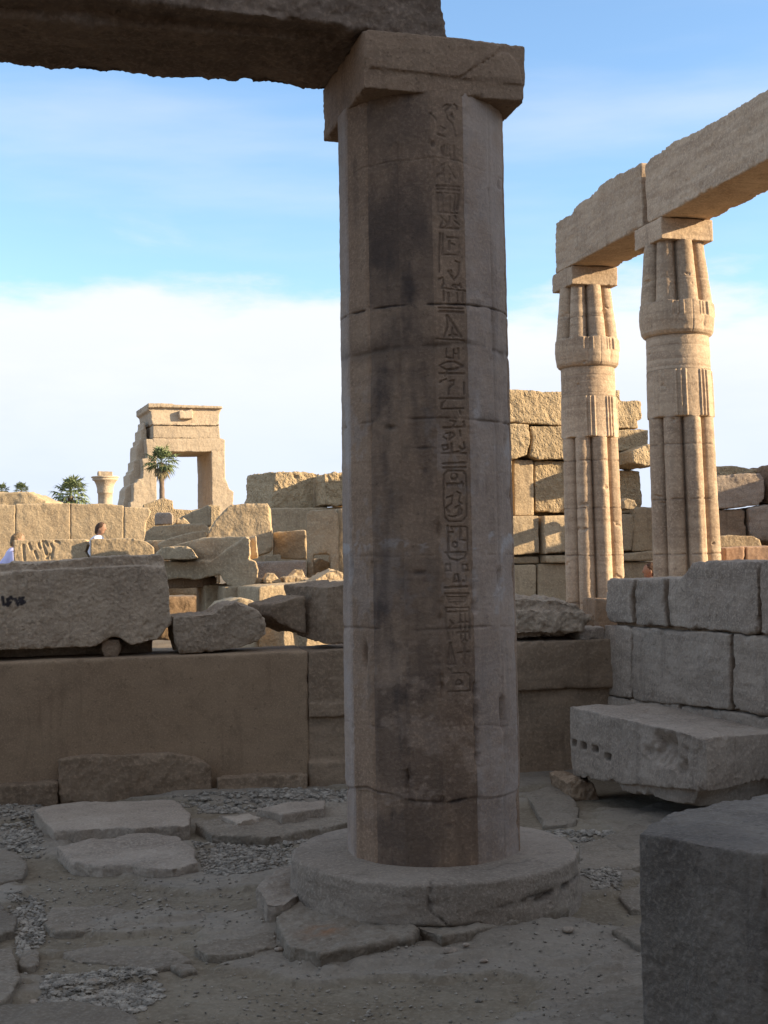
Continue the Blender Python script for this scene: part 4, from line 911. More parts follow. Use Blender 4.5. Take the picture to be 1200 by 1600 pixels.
stone("tumbled_block", [px_prism(Plane(1160, 20.9, 6), [(1100, 843), (1300, 846), (1300, 960), (1100, 960)], 0.9)], M_BROWN, 0.05, "low brown block behind the reddish kerb blocks, carrying the pile at the right edge", "stone block", "tumbled blocks beyond the grey wall", amp=0.02, freq=3, wear=0.06)
stone("tumbled_block", [px_prism(Plane(1000, 16.0, 6), [(930, 935), (1010, 940), (1010, 990), (930, 990)], 0.6)], M_BROWN, 0.04, "low brown block at the foot of the bundle columns, mostly behind the grey wall", "stone block", "tumbled blocks beyond the grey wall", amp=0.02, freq=3, wear=0.06)

# ================================================================== rubble field on the left
def blk(name, lb, px0, Y, a, pts, depth, m=M_SAND, vox=None, cat="stone block", group="ruin blocks beyond the low wall", extra=None, **k):
    pl = Plane(px0, Y, a)
    if a < -8:                                                   # face turned from the sun, sides running straight back
        xr = max(q[0] for q in pts); bk_ = ray(xr - 12, 980); bk_ = np.array([bk_[0], bk_[1], 0.0]); bk_ /= np.linalg.norm(bk_)
        sh = [prism(px_poly(pl, pts), bk_ * depth)]
        if extra: sh += [prism([q + pl.n * f_ for q in px_poly(pl, p)], bk_ * d_) for p, d_, f_ in extra]
    else:
        sh = [px_prism(pl, pts, depth)]
        if extra: sh += [px_prism(pl, p, d_, f_) for p, d_, f_ in extra]
    kk = dict(amp=0.012, freq=5.5, wear=0.05); kk.update(k)
    return stone(name, sh, m, vox or Y * 0.0017, lb, cat, group, **kk)
blk("slab_pile", "wide pale block with a ragged underside, bridging a dark opening", 320, 13.6, -24,
    [(205, 882), (236, 878), (262, 878), (330, 876), (384, 838), (390, 842), (391, 866), (388, 874), (400, 878), (403, 890), (402, 905), (398, 914), (372, 918), (356, 914), (348, 906), (345, 897), (325, 902), (305, 906), (292, 904), (280, 903), (262, 906), (205, 908)], 0.85,
    extra=[([(246, 856), (262, 850), (300, 840), (330, 839), (385, 837.5), (388, 872), (250, 880)], 0.5, -0.2)], vox=0.018, wear=0.035)
blk("flat_slab", "thin flat slab with a rounded left end on top of the wide pale block", 290, 13.45, -24, [(243, 864), (255, 855), (292, 853), (300, 857), (310, 872), (300, 874), (243, 874)], 0.5, vox=0.016, amp=0.01)
op = Plane(300, 14.2, 14)
blk("stone_pier", "stone pier at the right side of the dark opening under the wide pale block", 330, 13.9, 14, [(320, 915), (352, 912), (352, 1000), (320, 1000)], 0.9, M_SAND, 0.02)
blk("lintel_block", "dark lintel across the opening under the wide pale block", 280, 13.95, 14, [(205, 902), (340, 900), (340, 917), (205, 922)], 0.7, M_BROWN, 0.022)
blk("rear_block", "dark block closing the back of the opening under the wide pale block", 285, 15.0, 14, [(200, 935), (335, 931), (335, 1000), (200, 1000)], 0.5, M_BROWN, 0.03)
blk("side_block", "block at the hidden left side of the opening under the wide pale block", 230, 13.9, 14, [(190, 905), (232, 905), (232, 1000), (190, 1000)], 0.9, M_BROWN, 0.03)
blk("sloping_block", "tan block sloping down to the right below the wide pale block, partly lit", 370, 13.4, 14, [(350, 917), (400, 912), (420, 906), (422, 920), (380, 932), (384, 950), (380, 1000), (350, 1000)], 0.6, M_SAND, 0.02)
blk("rounded_stone", "rounded low stone behind the broken rounded block on the wall", 365, 11.6, 14, [(330, 958), (345, 942), (372, 934), (395, 937), (405, 948), (405, 1000), (330, 1000)], 0.5, M_SAND, 0.018, wear=0.12)
# the lit low wall running to the column, with a flat top carrying pebbly rubble
lw = Plane(405, 12.6, 20)
blk("low_wall", "sunlit smooth low wall with rubble on its flat top, left of the column", 405, 12.6, 20, [(404, 918), (420, 915), (560, 905), (560, 1020), (404, 1020)], 1.9, M_SAND, 0.022, "wall", None, amp=0.010, freq=2)
for i, (px, Y, pts, lb, dp) in enumerate((
    (430, 13.3, [(414, 905), (420, 897), (428, 896), (440, 906), (441, 911), (416, 911)], "sunlit jagged rubble stone on the low wall, left of the flat rubble stone", 0.2),
    (460, 13.3, [(443, 902), (462, 900), (478, 903), (480, 910), (446, 911)], "flat sunlit rubble stone on the low wall, in the middle of the row", 0.25),
    (466, 14.0, [(455, 900), (464, 890), (472, 890), (478, 902), (456, 903)], "dark peaked rubble stone behind the flat rubble stone on the low wall", 0.2),
    (505, 13.2, [(485, 911), (508, 896), (524, 890), (536, 894), (536, 910)], "sloping slab of rubble leaning on the low wall beside the column", 0.4),
    (405, 13.4, [(398, 908), (404, 903), (410, 905), (407, 913), (399, 914)], "tiny sunlit rubble stone at the right end of the wide pale block", 0.12))):
    blk("rubble_stone", lb, px, Y, 14, pts, dp, M_SAND, 0.014, "stone", "rubble on the low wall", amp=0.02, freq=7, wear=0.03)
blk("lit_stone", "small sunlit stone standing on the wall behind the block beside the column", 470, 11.4, 14, [(452, 976), (458, 972), (470, 982), (481, 990), (480, 1014), (468, 1014), (466, 992)], 0.25, M_SAND, 0.014, "stone", None)
blk("step_block", "plain tan block low behind the gap left of the column's dressed block", 420, 11.9, 14, [(404, 962), (444, 960), (446, 1020), (404, 1020)], 0.5, M_SAND, 0.02)
# upright slab, the pieces right of it
blk("upright_slab", "tall upright slab with a rounded left shoulder, a band of sunlight across its face", 380, 16.2, 4, [(322, 845), (328, 826), (340, 808), (352, 795), (362, 789), (385, 787), (418, 786), (422, 795), (424, 830), (426, 856), (420, 864), (392, 872), (330, 880)], 0.55, M_SAND, 0.024)
blk("squat_block", "squat brown block right of the upright slab", 455, 16.6, -24, [(427, 832), (478, 828), (480, 874), (440, 873), (427, 870)], 0.6, M_SAND, 0.025)
blk("ledge_stone", "flat little stone under the squat brown block", 425, 16.0, 14, [(414, 868), (440, 866), (440, 878), (412, 880)], 0.3, M_SAND, 0.02)
blk("lower_course", "low dark course of blocks below the squat brown block", 430, 15.4, -20, [(398, 878), (478, 876), (478, 930), (398, 930)], 0.8, M_GREY, 0.026)
blk("socketed_slab", "tall slab with a square hole near its foot, just left of the column", 505, 15.6, -28, [(479, 802), (486, 797), (523, 795), (528, 802), (530, 930), (516, 930), (516, 866), (490, 866), (490, 905), (480, 930)], 0.35, M_SAND, 0.022)
blk("bright_strip_block", "narrow sunlit block seen between the socketed slab and the column", 530, 15.9, 14, [(526, 795), (548, 794), (548, 930), (526, 930)], 0.5, M_SAND, 0.024)
blk("rubble_stone", "sunlit rubble seen through the square hole of the socketed slab", 505, 16.3, 14, [(488, 876), (500, 872), (515, 878), (517, 912), (488, 912)], 0.3, M_SAND, 0.024, "stone", "rubble on the low wall")
hw = Plane(425, 23.0, GYAW)
blk("back_wall", "low sunlit back wall carrying the rough-hewn blocks", 470, 22.6, 10, [(395, 797), (424, 794), (560, 792), (560, 900), (395, 900)], 0.7, M_SAND, 0.035, "wall", None)
hb = [hw.hit(424, 796), hw.hit(500, 796)]; htp = [hw.hit(430, 737), hw.hit(500, 740)]
bk = np.array([-0.62, 0.9, 0]) * 0.95
hs_ = hexa([hb[0], hb[1], hb[1] + bk, hb[0] + bk], [htp[0], htp[1], htp[1] + bk, htp[0] + bk])
stone("hewn_block", [hs_], M_HEWN, 0.03, "big rough-hewn golden block on the back wall, its smooth left end in shade", "stone block", "rough-hewn blocks on the back wall", amp=0.03, freq=4, wear=0.05, chisel=0.025)
blk("hewn_block", "narrow rough-hewn block on the back wall, half behind the column", 530, 22.6, GYAW, [(507, 741), (522, 739), (548, 740), (548, 790), (507, 789)], 0.7, M_HEWN, 0.03, "stone block", "rough-hewn blocks on the back wall", amp=0.035, freq=5, chisel=0.025)
blk("connecting_block", "low recessed block between the two rough-hewn blocks on the back wall", 500, 23.2, GYAW, [(490, 748), (512, 747), (512, 793), (490, 793)], 0.4, M_SAND, 0.035)
# left: relief wall, long wall and stones between
rl_ = Plane(130, 17.0, 9)
def relief(V):
    return {}
rel = px_prism(rl_, [(21, 844), (60, 843), (128, 842), (135, 843), (137, 852), (133, 862), (139, 872), (139, 930), (22, 930)], 0.5)
V, FA, _ = rock([rel], 0.016, amp=0.008, freq=3, wear=0.03)
dn = np.abs((V - rl_.o) @ rl_.n) < 0.08; dent = np.zeros(len(V))
for q in ("36,852 37,866 38,875", "54,862 58,872", "66,846 69,856 74,872", "70,846 74,852", "79,850 83,858 80,872", "72,872 78,866", "45,850 48,858", "86,846 92,848", "60,850 62,856"):
    pp_ = [rl_.hit(*[float(v) for v in w.split(',')]) for w in q.split()]
    for a, b in zip(pp_, pp_[1:]):
        ab_ = b - a; t = np.clip(((V - a) @ ab_) / (ab_ @ ab_), 0, 1); c = a + t[:, None] * ab_; d = np.linalg.norm((V - c) - np.outer((V - c) @ rl_.n, rl_.n), axis=1)
        dent = np.maximum(dent, 1 - sstep(d, 0.008, 0.022))
V = V - rl_.n * (0.018 * dent * dn)[:, None]
tag(mesh_obj("relief_block", V, FA, M_SAND, None, True), "sunlit block carved with worn relief marks, behind the long rough block", "stone block", "ruin blocks beyond the low wall")
blk("relief_end_block", "sunlit block with a sloping right end, right of the carved relief block", 190, 17.0, 9, [(141, 843), (150, 842), (205, 841), (228, 846), (240, 856), (243, 930), (141, 930)], 0.5, M_SAND, 0.02)
lwl = Plane(120, 27.0, 12)
lwall = empty("long_wall", tuple(lwl.hit(120, 870) * [1, 1, 0] + [0, 0, 0.3]), "long sunlit wall of tall smooth blocks at the left, a band of shadow along its foot", "wall")
for p in ([(-150, 792), (-20, 788), (24, 789), (24, 900), (-150, 900)], [(24.3, 787), (109.3, 786), (109.3, 900), (24.3, 900)], [(109.6, 786), (135, 788), (160, 786), (193.3, 790), (193.3, 900), (109.6, 900)], [(193.6, 792), (232, 793), (236, 800), (228, 818), (222, 900), (193.6, 900)]):
    stone("block", [px_prism(lwl, p, 0.8)], M_SAND, 0.034, parent=lwall, amp=0.012, freq=3.5, wear=0.04)
blk("wall_end", "broken yellow wall end right of the long wall, below the distant gate", 260, 29.0, 12, [(224, 788), (255, 778), (270, 782), (271, 795), (300, 797), (318, 793), (330, 788), (344, 790), (344, 900), (224, 900)], 0.8, M_HEWN, 0.04, "wall", None)
blk("shadow_block", "dark grey block tilted behind the small cube-like stones", 300, 24.0, -25, [(272, 818), (285, 806), (310, 796), (324, 789), (330, 792), (330, 822), (275, 826)], 0.6, M_SAND, 0.035)
blk("cube_stone", "small cube-like grey stone on the tan boulder slab", 256, 19.0, -24, [(242, 804), (246, 801), (266, 801), (270, 806), (270, 819), (242, 820)], 0.3, M_GREY, 0.022, "stone", "small stones on the boulder slab")
blk("pointed_stone", "small pointed pale stone right of the cube-like stone", 290, 19.0, 8, [(275, 818), (277, 810), (283, 812), (286, 808), (292, 812), (298, 820)], 0.25, M_SAND, 0.018, "stone", "small stones on the boulder slab", amp=0.02, wear=0.02)
blk("boulder_slab", "long tan boulder slab under the small stones, left of the upright slab", 280, 18.0, -22, [(224, 848), (228, 830), (240, 822), (270, 820), (290, 819), (318, 818), (326, 824), (326, 838), (290, 838), (250, 850), (246, 900), (224, 900)], 0.9, M_SAND, 0.026)
blk("thin_slab", "thin lit slab lying between the boulder slab and the wide pale block", 290, 16.0, 8, [(245, 850), (262, 842), (300, 831), (322, 829), (324, 842), (250, 862)], 0.6, M_SAND, 0.022)
blk("filler_block", "rough block low between the long wall and the wide pale block", 260, 17.5, -22, [(222, 846), (340, 838), (345, 930), (222, 930)], 0.6, M_SAND, 0.035)

# ================================================================== the distant gate
gp = Plane(290, 170.0, 20.0)
gate = empty("temple_gate", tuple(gp.hit(290, 870) * [1, 1, 0] + [0, 0, 0.8]), "tall distant temple gateway with cornice and stepped ruined left side, seen against the sky", "gate")
GD = 9.0
def gpart(name, pts, depth, front=0.0, vox=0.15, mat=M_FAR, **k):
    kk = dict(amp=0.05, freq=0.9, wear=0.25, wear_lo=0.1, wear_hi=0.5); kk.update(k)
    stone(name, [px_prism(gp, pts, depth, front)], mat, vox, parent=gate, **kk)
def gx_(x, y): return (190 + x / 6.0, 620 + y / 6.0)
def gpl(*p): return [gx_(*q) for q in p]
gpart("jamb", gpl((838, 512), (970, 402), (970, 560), (975, 760), (1010, 860), (1050, 890), (1046, 1000), (1060, 1200), (1060, 1700), (852, 1700), (845, 700)), GD)
gpart("jamb", gpl((225, 395), (440, 395), (440, 512), (330, 512), (330, 1700), (60, 1700), (80, 985), (108, 980), (108, 812), (140, 800), (150, 770), (195, 765), (195, 735), (200, 720), (190, 580), (240, 575)), GD)
gpart("lintel", gpl((290, 388), (935, 388), (970, 402), (968, 515), (300, 515)), GD)
gpart("frieze", gpl((292, 268), (915, 272), (925, 392), (296, 388)), GD)
gpart("cornice", gpl((245, 62), (470, 66), (490, 76), (940, 92), (935, 120), (915, 160), (910, 262), (285, 258), (272, 140), (245, 120)), GD)
gpart("cornice_slab", gpl((244, 62), (470, 66), (490, 76), (942, 90), (938, 116), (500, 106), (244, 104)), GD + 0.5, 0.5)
gpart("moulding", gpl((290, 250), (910, 252), (912, 272), (292, 266)), GD + 0.2, 0.25)
gpart("sun_disc_panel", gpl((530, 135), (560, 128), (575, 140), (655, 120), (662, 212), (535, 208)), 1.0, 0.6)
gpart("stepped_masonry", gpl((290, 380), (265, 380), (262, 290), (240, 205), (232, 280), (208, 292), (210, 380), (186, 382), (190, 430), (165, 440), (160, 580), (140, 590), (140, 670), (120, 680), (118, 705), (96, 715), (100, 820), (80, 830), (56, 862), (54, 930), (40, 985), (40, 1700), (200, 1700)), 5.0, -2.2)

# ================================================================== far column, palms, far mound
fc = at(164, 740, 88.0); px88 = 88.0 / F_PX
far_col = empty("papyrus_column", (fc[0], fc[1], 0.8), "lone distant column with an open bell capital and a block on top, between the palms", "column")
pr = [(11.6, -80), (11.4, 787), (11.2, 771), (12.2, 770.5), (12.4, 768), (12.6, 764), (14, 758), (17, 752), (19.5, 750.5), (20, 749), (18.5, 748), (21, 747), (21.8, 745.5), (20, 744.5), (6, 744)]
th = np.linspace(0, 2 * math.pi, 64, endpoint=False)
def zf(y): return 0.5 if y < 0 else at(164, y, 88.0)[2]
PV = np.array([[[fc[0] + r * px88 * math.cos(t), fc[1] + r * px88 * math.sin(t), zf(y)] for t in th] for r, y in pr]).reshape(-1, 3)
PV += 0.05 * fbm(PV * 1.5, 3, 300)[:, None] * np.array([1, 1, 0.3])
k = np.arange((len(pr) - 1) * 64); a, b = k // 64, k % 64; b2 = (b + 1) % 64
FQ = np.stack([a * 64 + b, a * 64 + b2, (a + 1) * 64 + b2, (a + 1) * 64 + b], 1)
mesh_obj("shaft", PV, FQ[:64 * 3], M_FAR, far_col); mesh_obj("capital", PV, FQ[64 * 3:], M_FAR, far_col)
V, FA, _ = rock([box([fc[0], fc[1], zf(744.3)], ge1 * 0.48, ge2 * 0.48, zf(737) - zf(744.3))], 0.06, amp=0.03, freq=1.5, wear=0.1); mesh_obj("abacus_block", V, FA, M_FAR, far_col)
M_LEAF = plain("palm_leaf", (0.16, 0.19, 0.085), 0.6, 0.5, 1.2); M_DRY = plain("dry_palm_leaf", (0.24, 0.19, 0.10), 0.8, 0.35, 1.5); M_TRUNK = plain("palm_trunk_bark", (0.21, 0.15, 0.105), 0.95, 0.35, 3.0)
def fan(o, d, size, rg, V, Fc):
    """one fan leaf: a stalk, then folded narrow blades spread in a half disc"""
    d = d / np.linalg.norm(d); side = np.cross(d, [0, 0, 1.0]); side /= max(np.linalg.norm(side), 1e-6); upv = np.cross(side, d)
    st_ = o + d * size * 0.45; w = 0.015 * size
    n = len(V); V += [o + side * w, o - side * w, st_ - side * w, st_ + side * w]; Fc.append((n, n + 1, n + 2, n + 3))
    for j in range(15):
        a = R(-78 + 156 * j / 14 + rg.uniform(-4, 4)); bd = d * math.cos(a) + side * math.sin(a) + upv * rg.uniform(-0.1, 0.14); bd /= np.linalg.norm(bd)
        ln = size * rg.uniform(0.5, 0.68) * (1 - 0.25 * abs(a)); ws = np.cross(bd, upv) ; ws /= np.linalg.norm(ws); ws = ws * size * 0.030 + upv * size * 0.012 * (-1) ** j
        mid = st_ + bd * ln * 0.55; tip = st_ + bd * ln - np.array([0, 0, 0.34 * ln * rg.uniform(0.2, 1.9)])
        n = len(V); V += [st_, mid + ws, tip, mid - ws]; Fc.append((n, n + 1, n + 2, n + 3))
def palm(px, ytop, ybase, Y, crown_px, label, seed, trunk=True):
    rg = np.random.default_rng(seed); c = at(px, (ytop + ybase) / 2, Y); s = crown_px * Y / F_PX / 2
    zc = at(px, ytop, Y)[2] - s * 0.95; z0 = 0.8
    root = empty("palm_tree", (c[0], c[1], z0), label, "palm tree", "palm trees beyond the ruins")
    n = 28; zz = np.linspace(z0, zc, n); t = np.linspace(0, 2 * math.pi, 12, endpoint=False); V = []
    for i, z in enumerate(zz):
        f = i / (n - 1); r = s * (0.17 - 0.05 * f) * (1 + 0.08 * rg.uniform(-1, 1)) * (1.5 if i == 0 else 1); ox = 0.12 * s * math.sin(2.2 * f)
        V += [(c[0] + ox - 0.12 * s * math.sin(2.2) + r * math.cos(q), c[1] + r * math.sin(q), z) for q in t]
    F_ = [(i * 12 + j, i * 12 + (j + 1) % 12, (i + 1) * 12 + (j + 1) % 12, (i + 1) * 12 + j) for i in range(n - 1) for j in range(12)]
    mesh_obj("trunk", V, F_, M_TRUNK, root)
    o = np.array([c[0], c[1], zc]); V, F_ = [], []
    for k in range(46):
        el = R(78 - 112 * (k / 45) ** 0.9 + rg.uniform(-8, 8)); az = k * 2.39996 + rg.uniform(-0.3, 0.3)
        fan(o + np.array([0, 0, 0.15 * s * (1 - k / 45)]), np.array([math.cos(az) * math.cos(el), math.sin(az) * math.cos(el), math.sin(el)]), s * rg.uniform(0.7, 1.15), rg, V, F_)
    mesh_obj("crown", V, F_, M_LEAF, root, False); V, F_ = [], []
    for k in range(38):
        el = R(rg.uniform(-80, -35)); az = k * 2.39996 + rg.uniform(-0.4, 0.4)
        fan(o - np.array([0, 0, 0.12 * s]), np.array([math.cos(az) * math.cos(el), math.sin(az) * math.cos(el), math.sin(el)]), s * rg.uniform(0.5, 0.8), rg, V, F_)
    mesh_obj("dry_skirt", V, F_, M_DRY, root, False)
palm(252, 695, 780, 118.0, 60, "fan palm standing in front of the distant gateway", 11)
palm(110, 743, 800, 78.0, 68, "broad fan palm whose crown rises above the long wall, left of the lone column", 12)
palm(33, 753, 800, 95.0, 30, "small distant palm above the sandy mound, second from the left", 13)
palm(3, 754, 800, 95.0, 26, "small distant palm cut off by the left edge of the picture", 14)
pm = Plane(20, 60.0, 5)
tag(stone("rubble_mound", [px_prism(pm, [(-120, 768), (-40, 766), (0, 768), (20, 769), (45, 768), (58, 774), (72, 782), (90, 800), (90, 880), (-120, 880)], 6.0)], M_HEWN, 0.16, amp=0.10, freq=1.2, wear=0.4), "sandy rubble mound over the left end of the long wall, below the small palms", "mound")

# added block and walls, out of sight, placed to shade what is seen
blk("shading_block", "big brown block added unseen behind the polygonal column to shade the long wall", 660, 24.5, 12, [(570, 742), (790, 740), (790, 930), (570, 930)], 1.2, M_BROWN, 0.08)
def add_shade_wall(name, x0, x1, y0, y1, z1, lb):
    stone(name, [hexa([(x0, y0, 0.1), (x1, y0, 0.1), (x1, y1, 0.1), (x0, y1, 0.1)], [(x0, y0, z1), (x1, y0, z1), (x1, y1, z1), (x0, y1, z1 - 0.2)])], M_BROWN, 0.09, lb, "wall", amp=0.03, freq=1.2, wear=0.12)
add_shade_wall("shade_wall", 8.4, 9.6, 17.7, 20.25, 3.7, "low unseen wall added on the right to shade the tumbled blocks")
add_shade_wall("shade_wall", 8.4, 9.6, 20.3, 25.0, 4.9, "higher unseen wall added on the right to shade the ruined wall")

# ================================================================== people
M_SKIN = plain("tanned_skin", (0.36, 0.20, 0.13), 0.6, 0.12); M_HAIR = plain("brown_hair", (0.09, 0.05, 0.03), 0.7, 0.3, 40); M_FAIR = plain("light_brown_hair", (0.20, 0.13, 0.07), 0.7, 0.3, 40)
M_SHIRT = plain("white_cotton", (0.74, 0.74, 0.80), 0.85, 0.05); M_LILAC = plain("pale_lilac_cotton", (0.62, 0.58, 0.80), 0.85, 0.05); M_RED = plain("red_cotton", (0.34, 0.06, 0.05), 0.85, 0.1); M_TROU = plain("dark_trousers", (0.06, 0.065, 0.09), 0.85, 0.15)
def tube(path, rad, seg=14):
    """closed tapered tube through points"""
    path = [np.asarray(p, float) for p in path]; V, Fc = [], []
    for i, (p, r) in enumerate(zip(path, rad)):
        d = path[min(i + 1, len(path) - 1)] - path[max(i - 1, 0)]; d /= np.linalg.norm(d)
        a = np.cross(d, [0.3, 1.0, 0.2]); a /= np.linalg.norm(a); b = np.cross(d, a)
        rx, ry = r if isinstance(r, tuple) else (r, r)
        V += [p + a * rx * math.cos(t) + b * ry * math.sin(t) for t in np.linspace(0, 2 * math.pi, seg, endpoint=False)]
    for i in range(len(path) - 1): Fc += [(i * seg + j, i * seg + (j + 1) % seg, (i + 1) * seg + (j + 1) % seg, (i + 1) * seg + j) for j in range(seg)]
    Fc += [tuple(range(seg - 1, -1, -1)), tuple(range((len(path) - 1) * seg, len(path) * seg))]
    return V, Fc
def ball(c, r, sx=1, sy=1, sz=1, n=14):
    V, Fc = [], []
    for i in range(n + 1):
        f = math.pi * i / n; f = min(max(f, 0.02), math.pi - 0.02)
        V += [np.array([c[0] + r * sx * math.sin(f) * math.cos(t), c[1] + r * sy * math.sin(f) * math.sin(t), c[2] + r * sz * math.cos(f)]) for t in np.linspace(0, 2 * math.pi, 2 * n, endpoint=False)]
    m = 2 * n
    for i in range(n): Fc += [(i * m + j, (i + 1) * m + j, (i + 1) * m + (j + 1) % m, i * m + (j + 1) % m) for j in range(m)]
    Fc += [tuple(range(m)), tuple(range((n + 1) * m - 1, n * m - 1, -1))]
    return V, Fc
def person(px, ytop, Y, face, label, shirt, hair, height=1.72, swing=0.25, stoop=0.0):
    """walking figure; x axis of the local frame is the way it faces"""
    top = at(px, ytop, Y); top = top - np.array([math.cos(face), math.sin(face), 0]) * (stoop * 0.67 * height / 1.72); k = height / 1.72; z0 = top[2] - height
    fx = np.array([math.cos(face), math.sin(face), 0]); fy = np.array([-math.sin(face), math.cos(face), 0])
    def w(p):
        x, y, z = p; x = x + stoop * max(0, z - 0.95)
        return np.array([top[0], top[1], z0]) + (fx * x + fy * y) * k + np.array([0, 0, z * k])
    def W_(sh): return [w(v) for v in sh[0]], sh[1]
    root = empty("person", (top[0], top[1], z0), label, "person")
    hd = [ball((0.02, 0, 1.60), 0.098, 1.0, 0.78, 1.18), ball((0.045, 0, 1.535), 0.068, 0.95, 0.85, 0.9), tube([(0.105, 0, 1.615), (0.128, 0, 1.585), (0.110, 0, 1.570)], [0.010, 0.016, 0.014], 8), tube([(-0.01, 0, 1.38), (0.0, 0, 1.50)], [0.058, 0.052]),
          ball((0.01, 0.078, 1.595), 0.026, 0.8, 0.4, 1.2, 6), ball((0.01, -0.078, 1.595), 0.026, 0.8, 0.4, 1.2, 6), ball((0.098, 0, 1.548), 0.014, 0.7, 1.6, 0.6, 6), ball((0.082, 0.030, 1.622), 0.016, 0.7, 1.2, 0.7, 6), ball((0.082, -0.030, 1.622), 0.016, 0.7, 1.2, 0.7, 6)]
    tor = [tube([(0, 0, 0.86), (0, 0, 0.95), (0, 0, 1.10), (0, 0, 1.28), (-0.01, 0, 1.40), (-0.01, 0, 1.45)], [(0.10, 0.15), (0.11, 0.165), (0.10, 0.145), (0.115, 0.175), (0.09, 0.16), (0.06, 0.07)])]
    limbs = []
    for s in (1, -1):
        q = swing * s
        limbs.append(tube([(0, 0.09 * s, 0.92), (0.06 * q, 0.10 * s, 0.72), (0.35 * q, 0.10 * s, 0.48), (0.45 * q - 0.06, 0.10 * s, 0.28), (0.7 * q - 0.06, 0.10 * s, 0.07)], [0.088, 0.082, 0.058, 0.055, 0.042]))
        limbs.append(tube([(0.7 * q - 0.09, 0.10 * s, 0.04), (0.7 * q + 0.02, 0.10 * s, 0.045), (0.7 * q + 0.12, 0.10 * s, 0.03)], [0.036, 0.042, 0.028]))
        limbs.append(tube([(-0.01, 0.17 * s, 1.40), (-0.02 - 0.3 * q, 0.215 * s, 1.22), (-0.02 - 0.6 * q, 0.225 * s, 1.10), (0.06 - 0.5 * q, 0.225 * s, 0.98), (0.12 - 0.5 * q, 0.22 * s, 0.88)], [0.052, 0.046, 0.040, 0.034, 0.027]))
        hx = 0.14 - 0.5 * q
        limbs.append(tube([(hx - 0.01, 0.22 * s, 0.885), (hx + 0.015, 0.22 * s, 0.83), (hx + 0.025, 0.22 * s, 0.79)], [(0.022, 0.034), (0.020, 0.040), (0.014, 0.034)], 8))
        for f in range(4): limbs.append(tube([(hx + 0.0 + 0.016 * f, 0.22 * s, 0.80), (hx + 0.012 + 0.014 * f, 0.215 * s, 0.765), (hx + 0.012 + 0.012 * f, 0.205 * s, 0.735 + 0.006 * abs(f - 1.4))], [0.009, 0.0085, 0.007], 6))
        limbs.append(tube([(hx + 0.03, 0.215 * s, 0.855), (hx + 0.058, 0.205 * s, 0.82), (hx + 0.064, 0.2 * s, 0.79)], [0.010, 0.009, 0.007], 6))
    def body(name, sh, vox, mat, parent):
        V, Fc = join([W_(q) for q in sh])
        def m(o): r = o.modifiers.new("r", 'REMESH'); r.mode = 'VOXEL'; r.voxel_size = vox
        V, FA = eval_mesh(V, Fc, [m]); V = smooth(V, edges_of(FA), 2); return mesh_obj(name, V, FA, mat, parent)
    body("body", hd + tor + limbs, 0.0075, M_SKIN, root)
    sh = [tube([(0, 0, 0.84), (0, 0, 0.95), (0, 0, 1.10), (0, 0, 1.28), (-0.01, 0, 1.40), (-0.01, 0, 1.465)], [(0.13, 0.18), (0.13, 0.185), (0.122, 0.168), (0.135, 0.195), (0.108, 0.178), (0.072, 0.08)])]
    for s in (1, -1):
        q = swing * s; sh.append(tube([(-0.01, 0.14 * s, 1.405), (-0.02 - 0.25 * q, 0.21 * s, 1.24), (-0.02 - 0.45 * q, 0.225 * s, 1.15)], [0.075, 0.068, 0.066]))
    body("shirt", sh, 0.011, shirt, root)
    tr = [tube([(0, 0, 0.99), (0, 0, 0.84)], [(0.12, 0.175), (0.125, 0.18)])]
    for s in (1, -1):
        q = swing * s; tr.append(tube([(0, 0.09 * s, 0.92), (0.06 * q, 0.10 * s, 0.72), (0.35 * q, 0.10 * s, 0.48), (0.45 * q - 0.06, 0.10 * s, 0.28), (0.7 * q - 0.06, 0.10 * s, 0.09)], [0.10, 0.096, 0.074, 0.072, 0.066]))
    body("trousers", tr, 0.012, M_TROU, root)
    hr = [ball((-0.012, 0, 1.632), 0.104, 1.0, 0.83, 1.0), ball((-0.045, 0, 1.575), 0.078, 0.8, 0.95, 1.15)]
    V, Fc = join([W_(q) for q in hr])
    def m(o): r = o.modifiers.new("r", 'REMESH'); r.mode = 'VOXEL'; r.voxel_size = 0.008
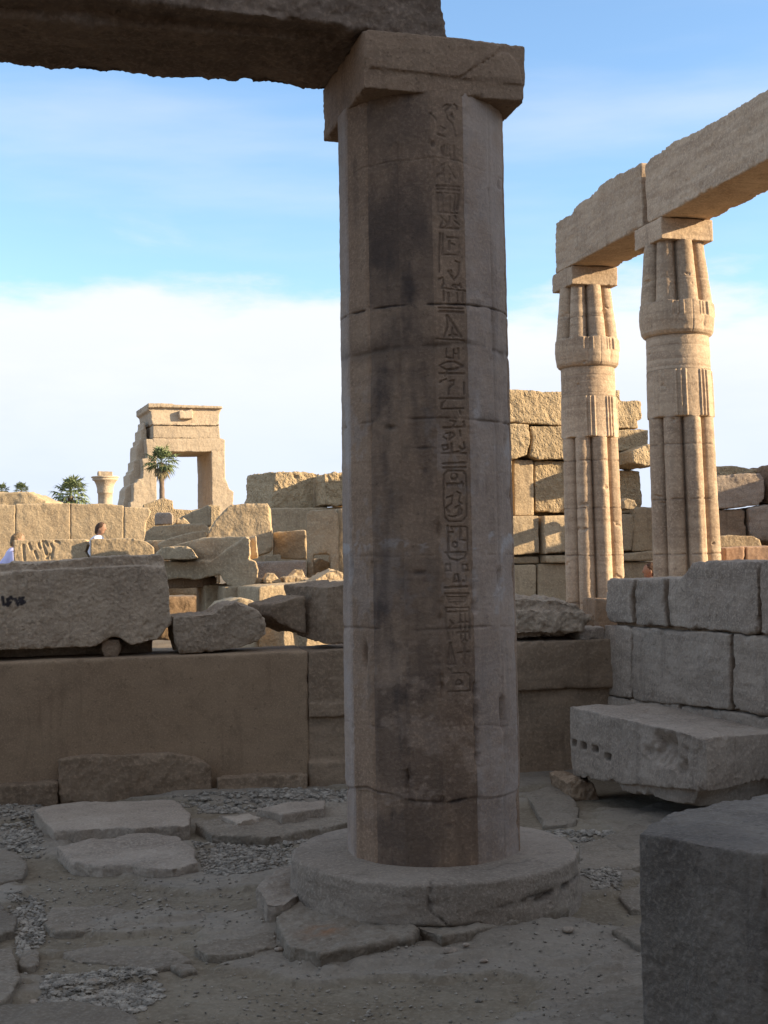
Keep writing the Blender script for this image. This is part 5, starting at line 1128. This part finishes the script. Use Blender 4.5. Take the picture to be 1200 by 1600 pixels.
    V, FA = eval_mesh(V, Fc, [m]); V = V + vert_normals(V, FA) * (0.009 * fbm(V * 45, 3, 7))[:, None]; mesh_obj("hair", V, FA, hair, root)
person(157, 817, 23.5, R(-8), "stooping person in a white shirt with short brown hair before the long wall", M_SHIRT, M_HAIR, 1.5, 0.25, 0.28)
person(27, 833, 20.5, R(20), "person in a pale lilac shirt at the left edge, behind the long rough block", M_LILAC, M_FAIR, 1.52, 0.25, 0.3)
person(1016, 880, 18.4, R(180), "person with dark hair and red clothing almost hidden behind the nearer bundle column", M_RED, M_HAIR, 1.5)

# ================================================================== unseen walls east and behind the viewer, placed to shade the foreground
shade_hall_root = empty("shade_hall", (14.0, 2.0, 0.0), "tall dark sandstone wall, unseen on the right, placed to shade the courtyard", "building")
h0, h1 = np.array([14.6, -4.5, 0]), np.array([13.3, 9.3, 0]); hd_ = (h1 - h0) / np.linalg.norm(h1 - h0); hn_ = np.array([hd_[1], -hd_[0], 0])
def shade_hall_wall(s0, s1, z1, name="added_wall_block"):
    p = [h0 + hd_ * s0, h0 + hd_ * s1, h0 + hd_ * s1 + hn_ * 1.2, h0 + hd_ * s0 + hn_ * 1.2]
    stone(name, [hexa([q + [0, 0, -0.3] for q in p], [q + [0, 0, z1] for q in p])], M_BROWN, 0.12, parent=shade_hall_root, amp=0.04, freq=1.0, wear=0.15)
LH = np.linalg.norm(h1 - h0)
shade_hall_wall(0, 4.4, 9.0); shade_hall_wall(4.42, 9.2, 9.4); shade_hall_wall(9.22, LH, 9.0)
rear = empty("rear_sky_blocker", (-2.0, -1.6, 0.0), "tall dark wall added unseen behind the viewer to cut sky light in the courtyard", "building")  # added wall, keeps sky light off the stone facing the camera
for x0, x1, z1 in ((-4.6, -2.2, 5.8), (-2.18, 0.6, 6.4), (0.62, 3.0, 6.2)):
    stone("added_wall_block", [hexa([(x0, -2.4, -0.2), (x1, -2.4, -0.2), (x1, -0.9, -0.2), (x0, -0.9, -0.2)], [(x0, -2.4, z1), (x1, -2.4, z1), (x1, -0.9, z1), (x0, -0.9, z1)])], M_BROWN, 0.12, parent=rear, amp=0.04, freq=1.0, wear=0.15)
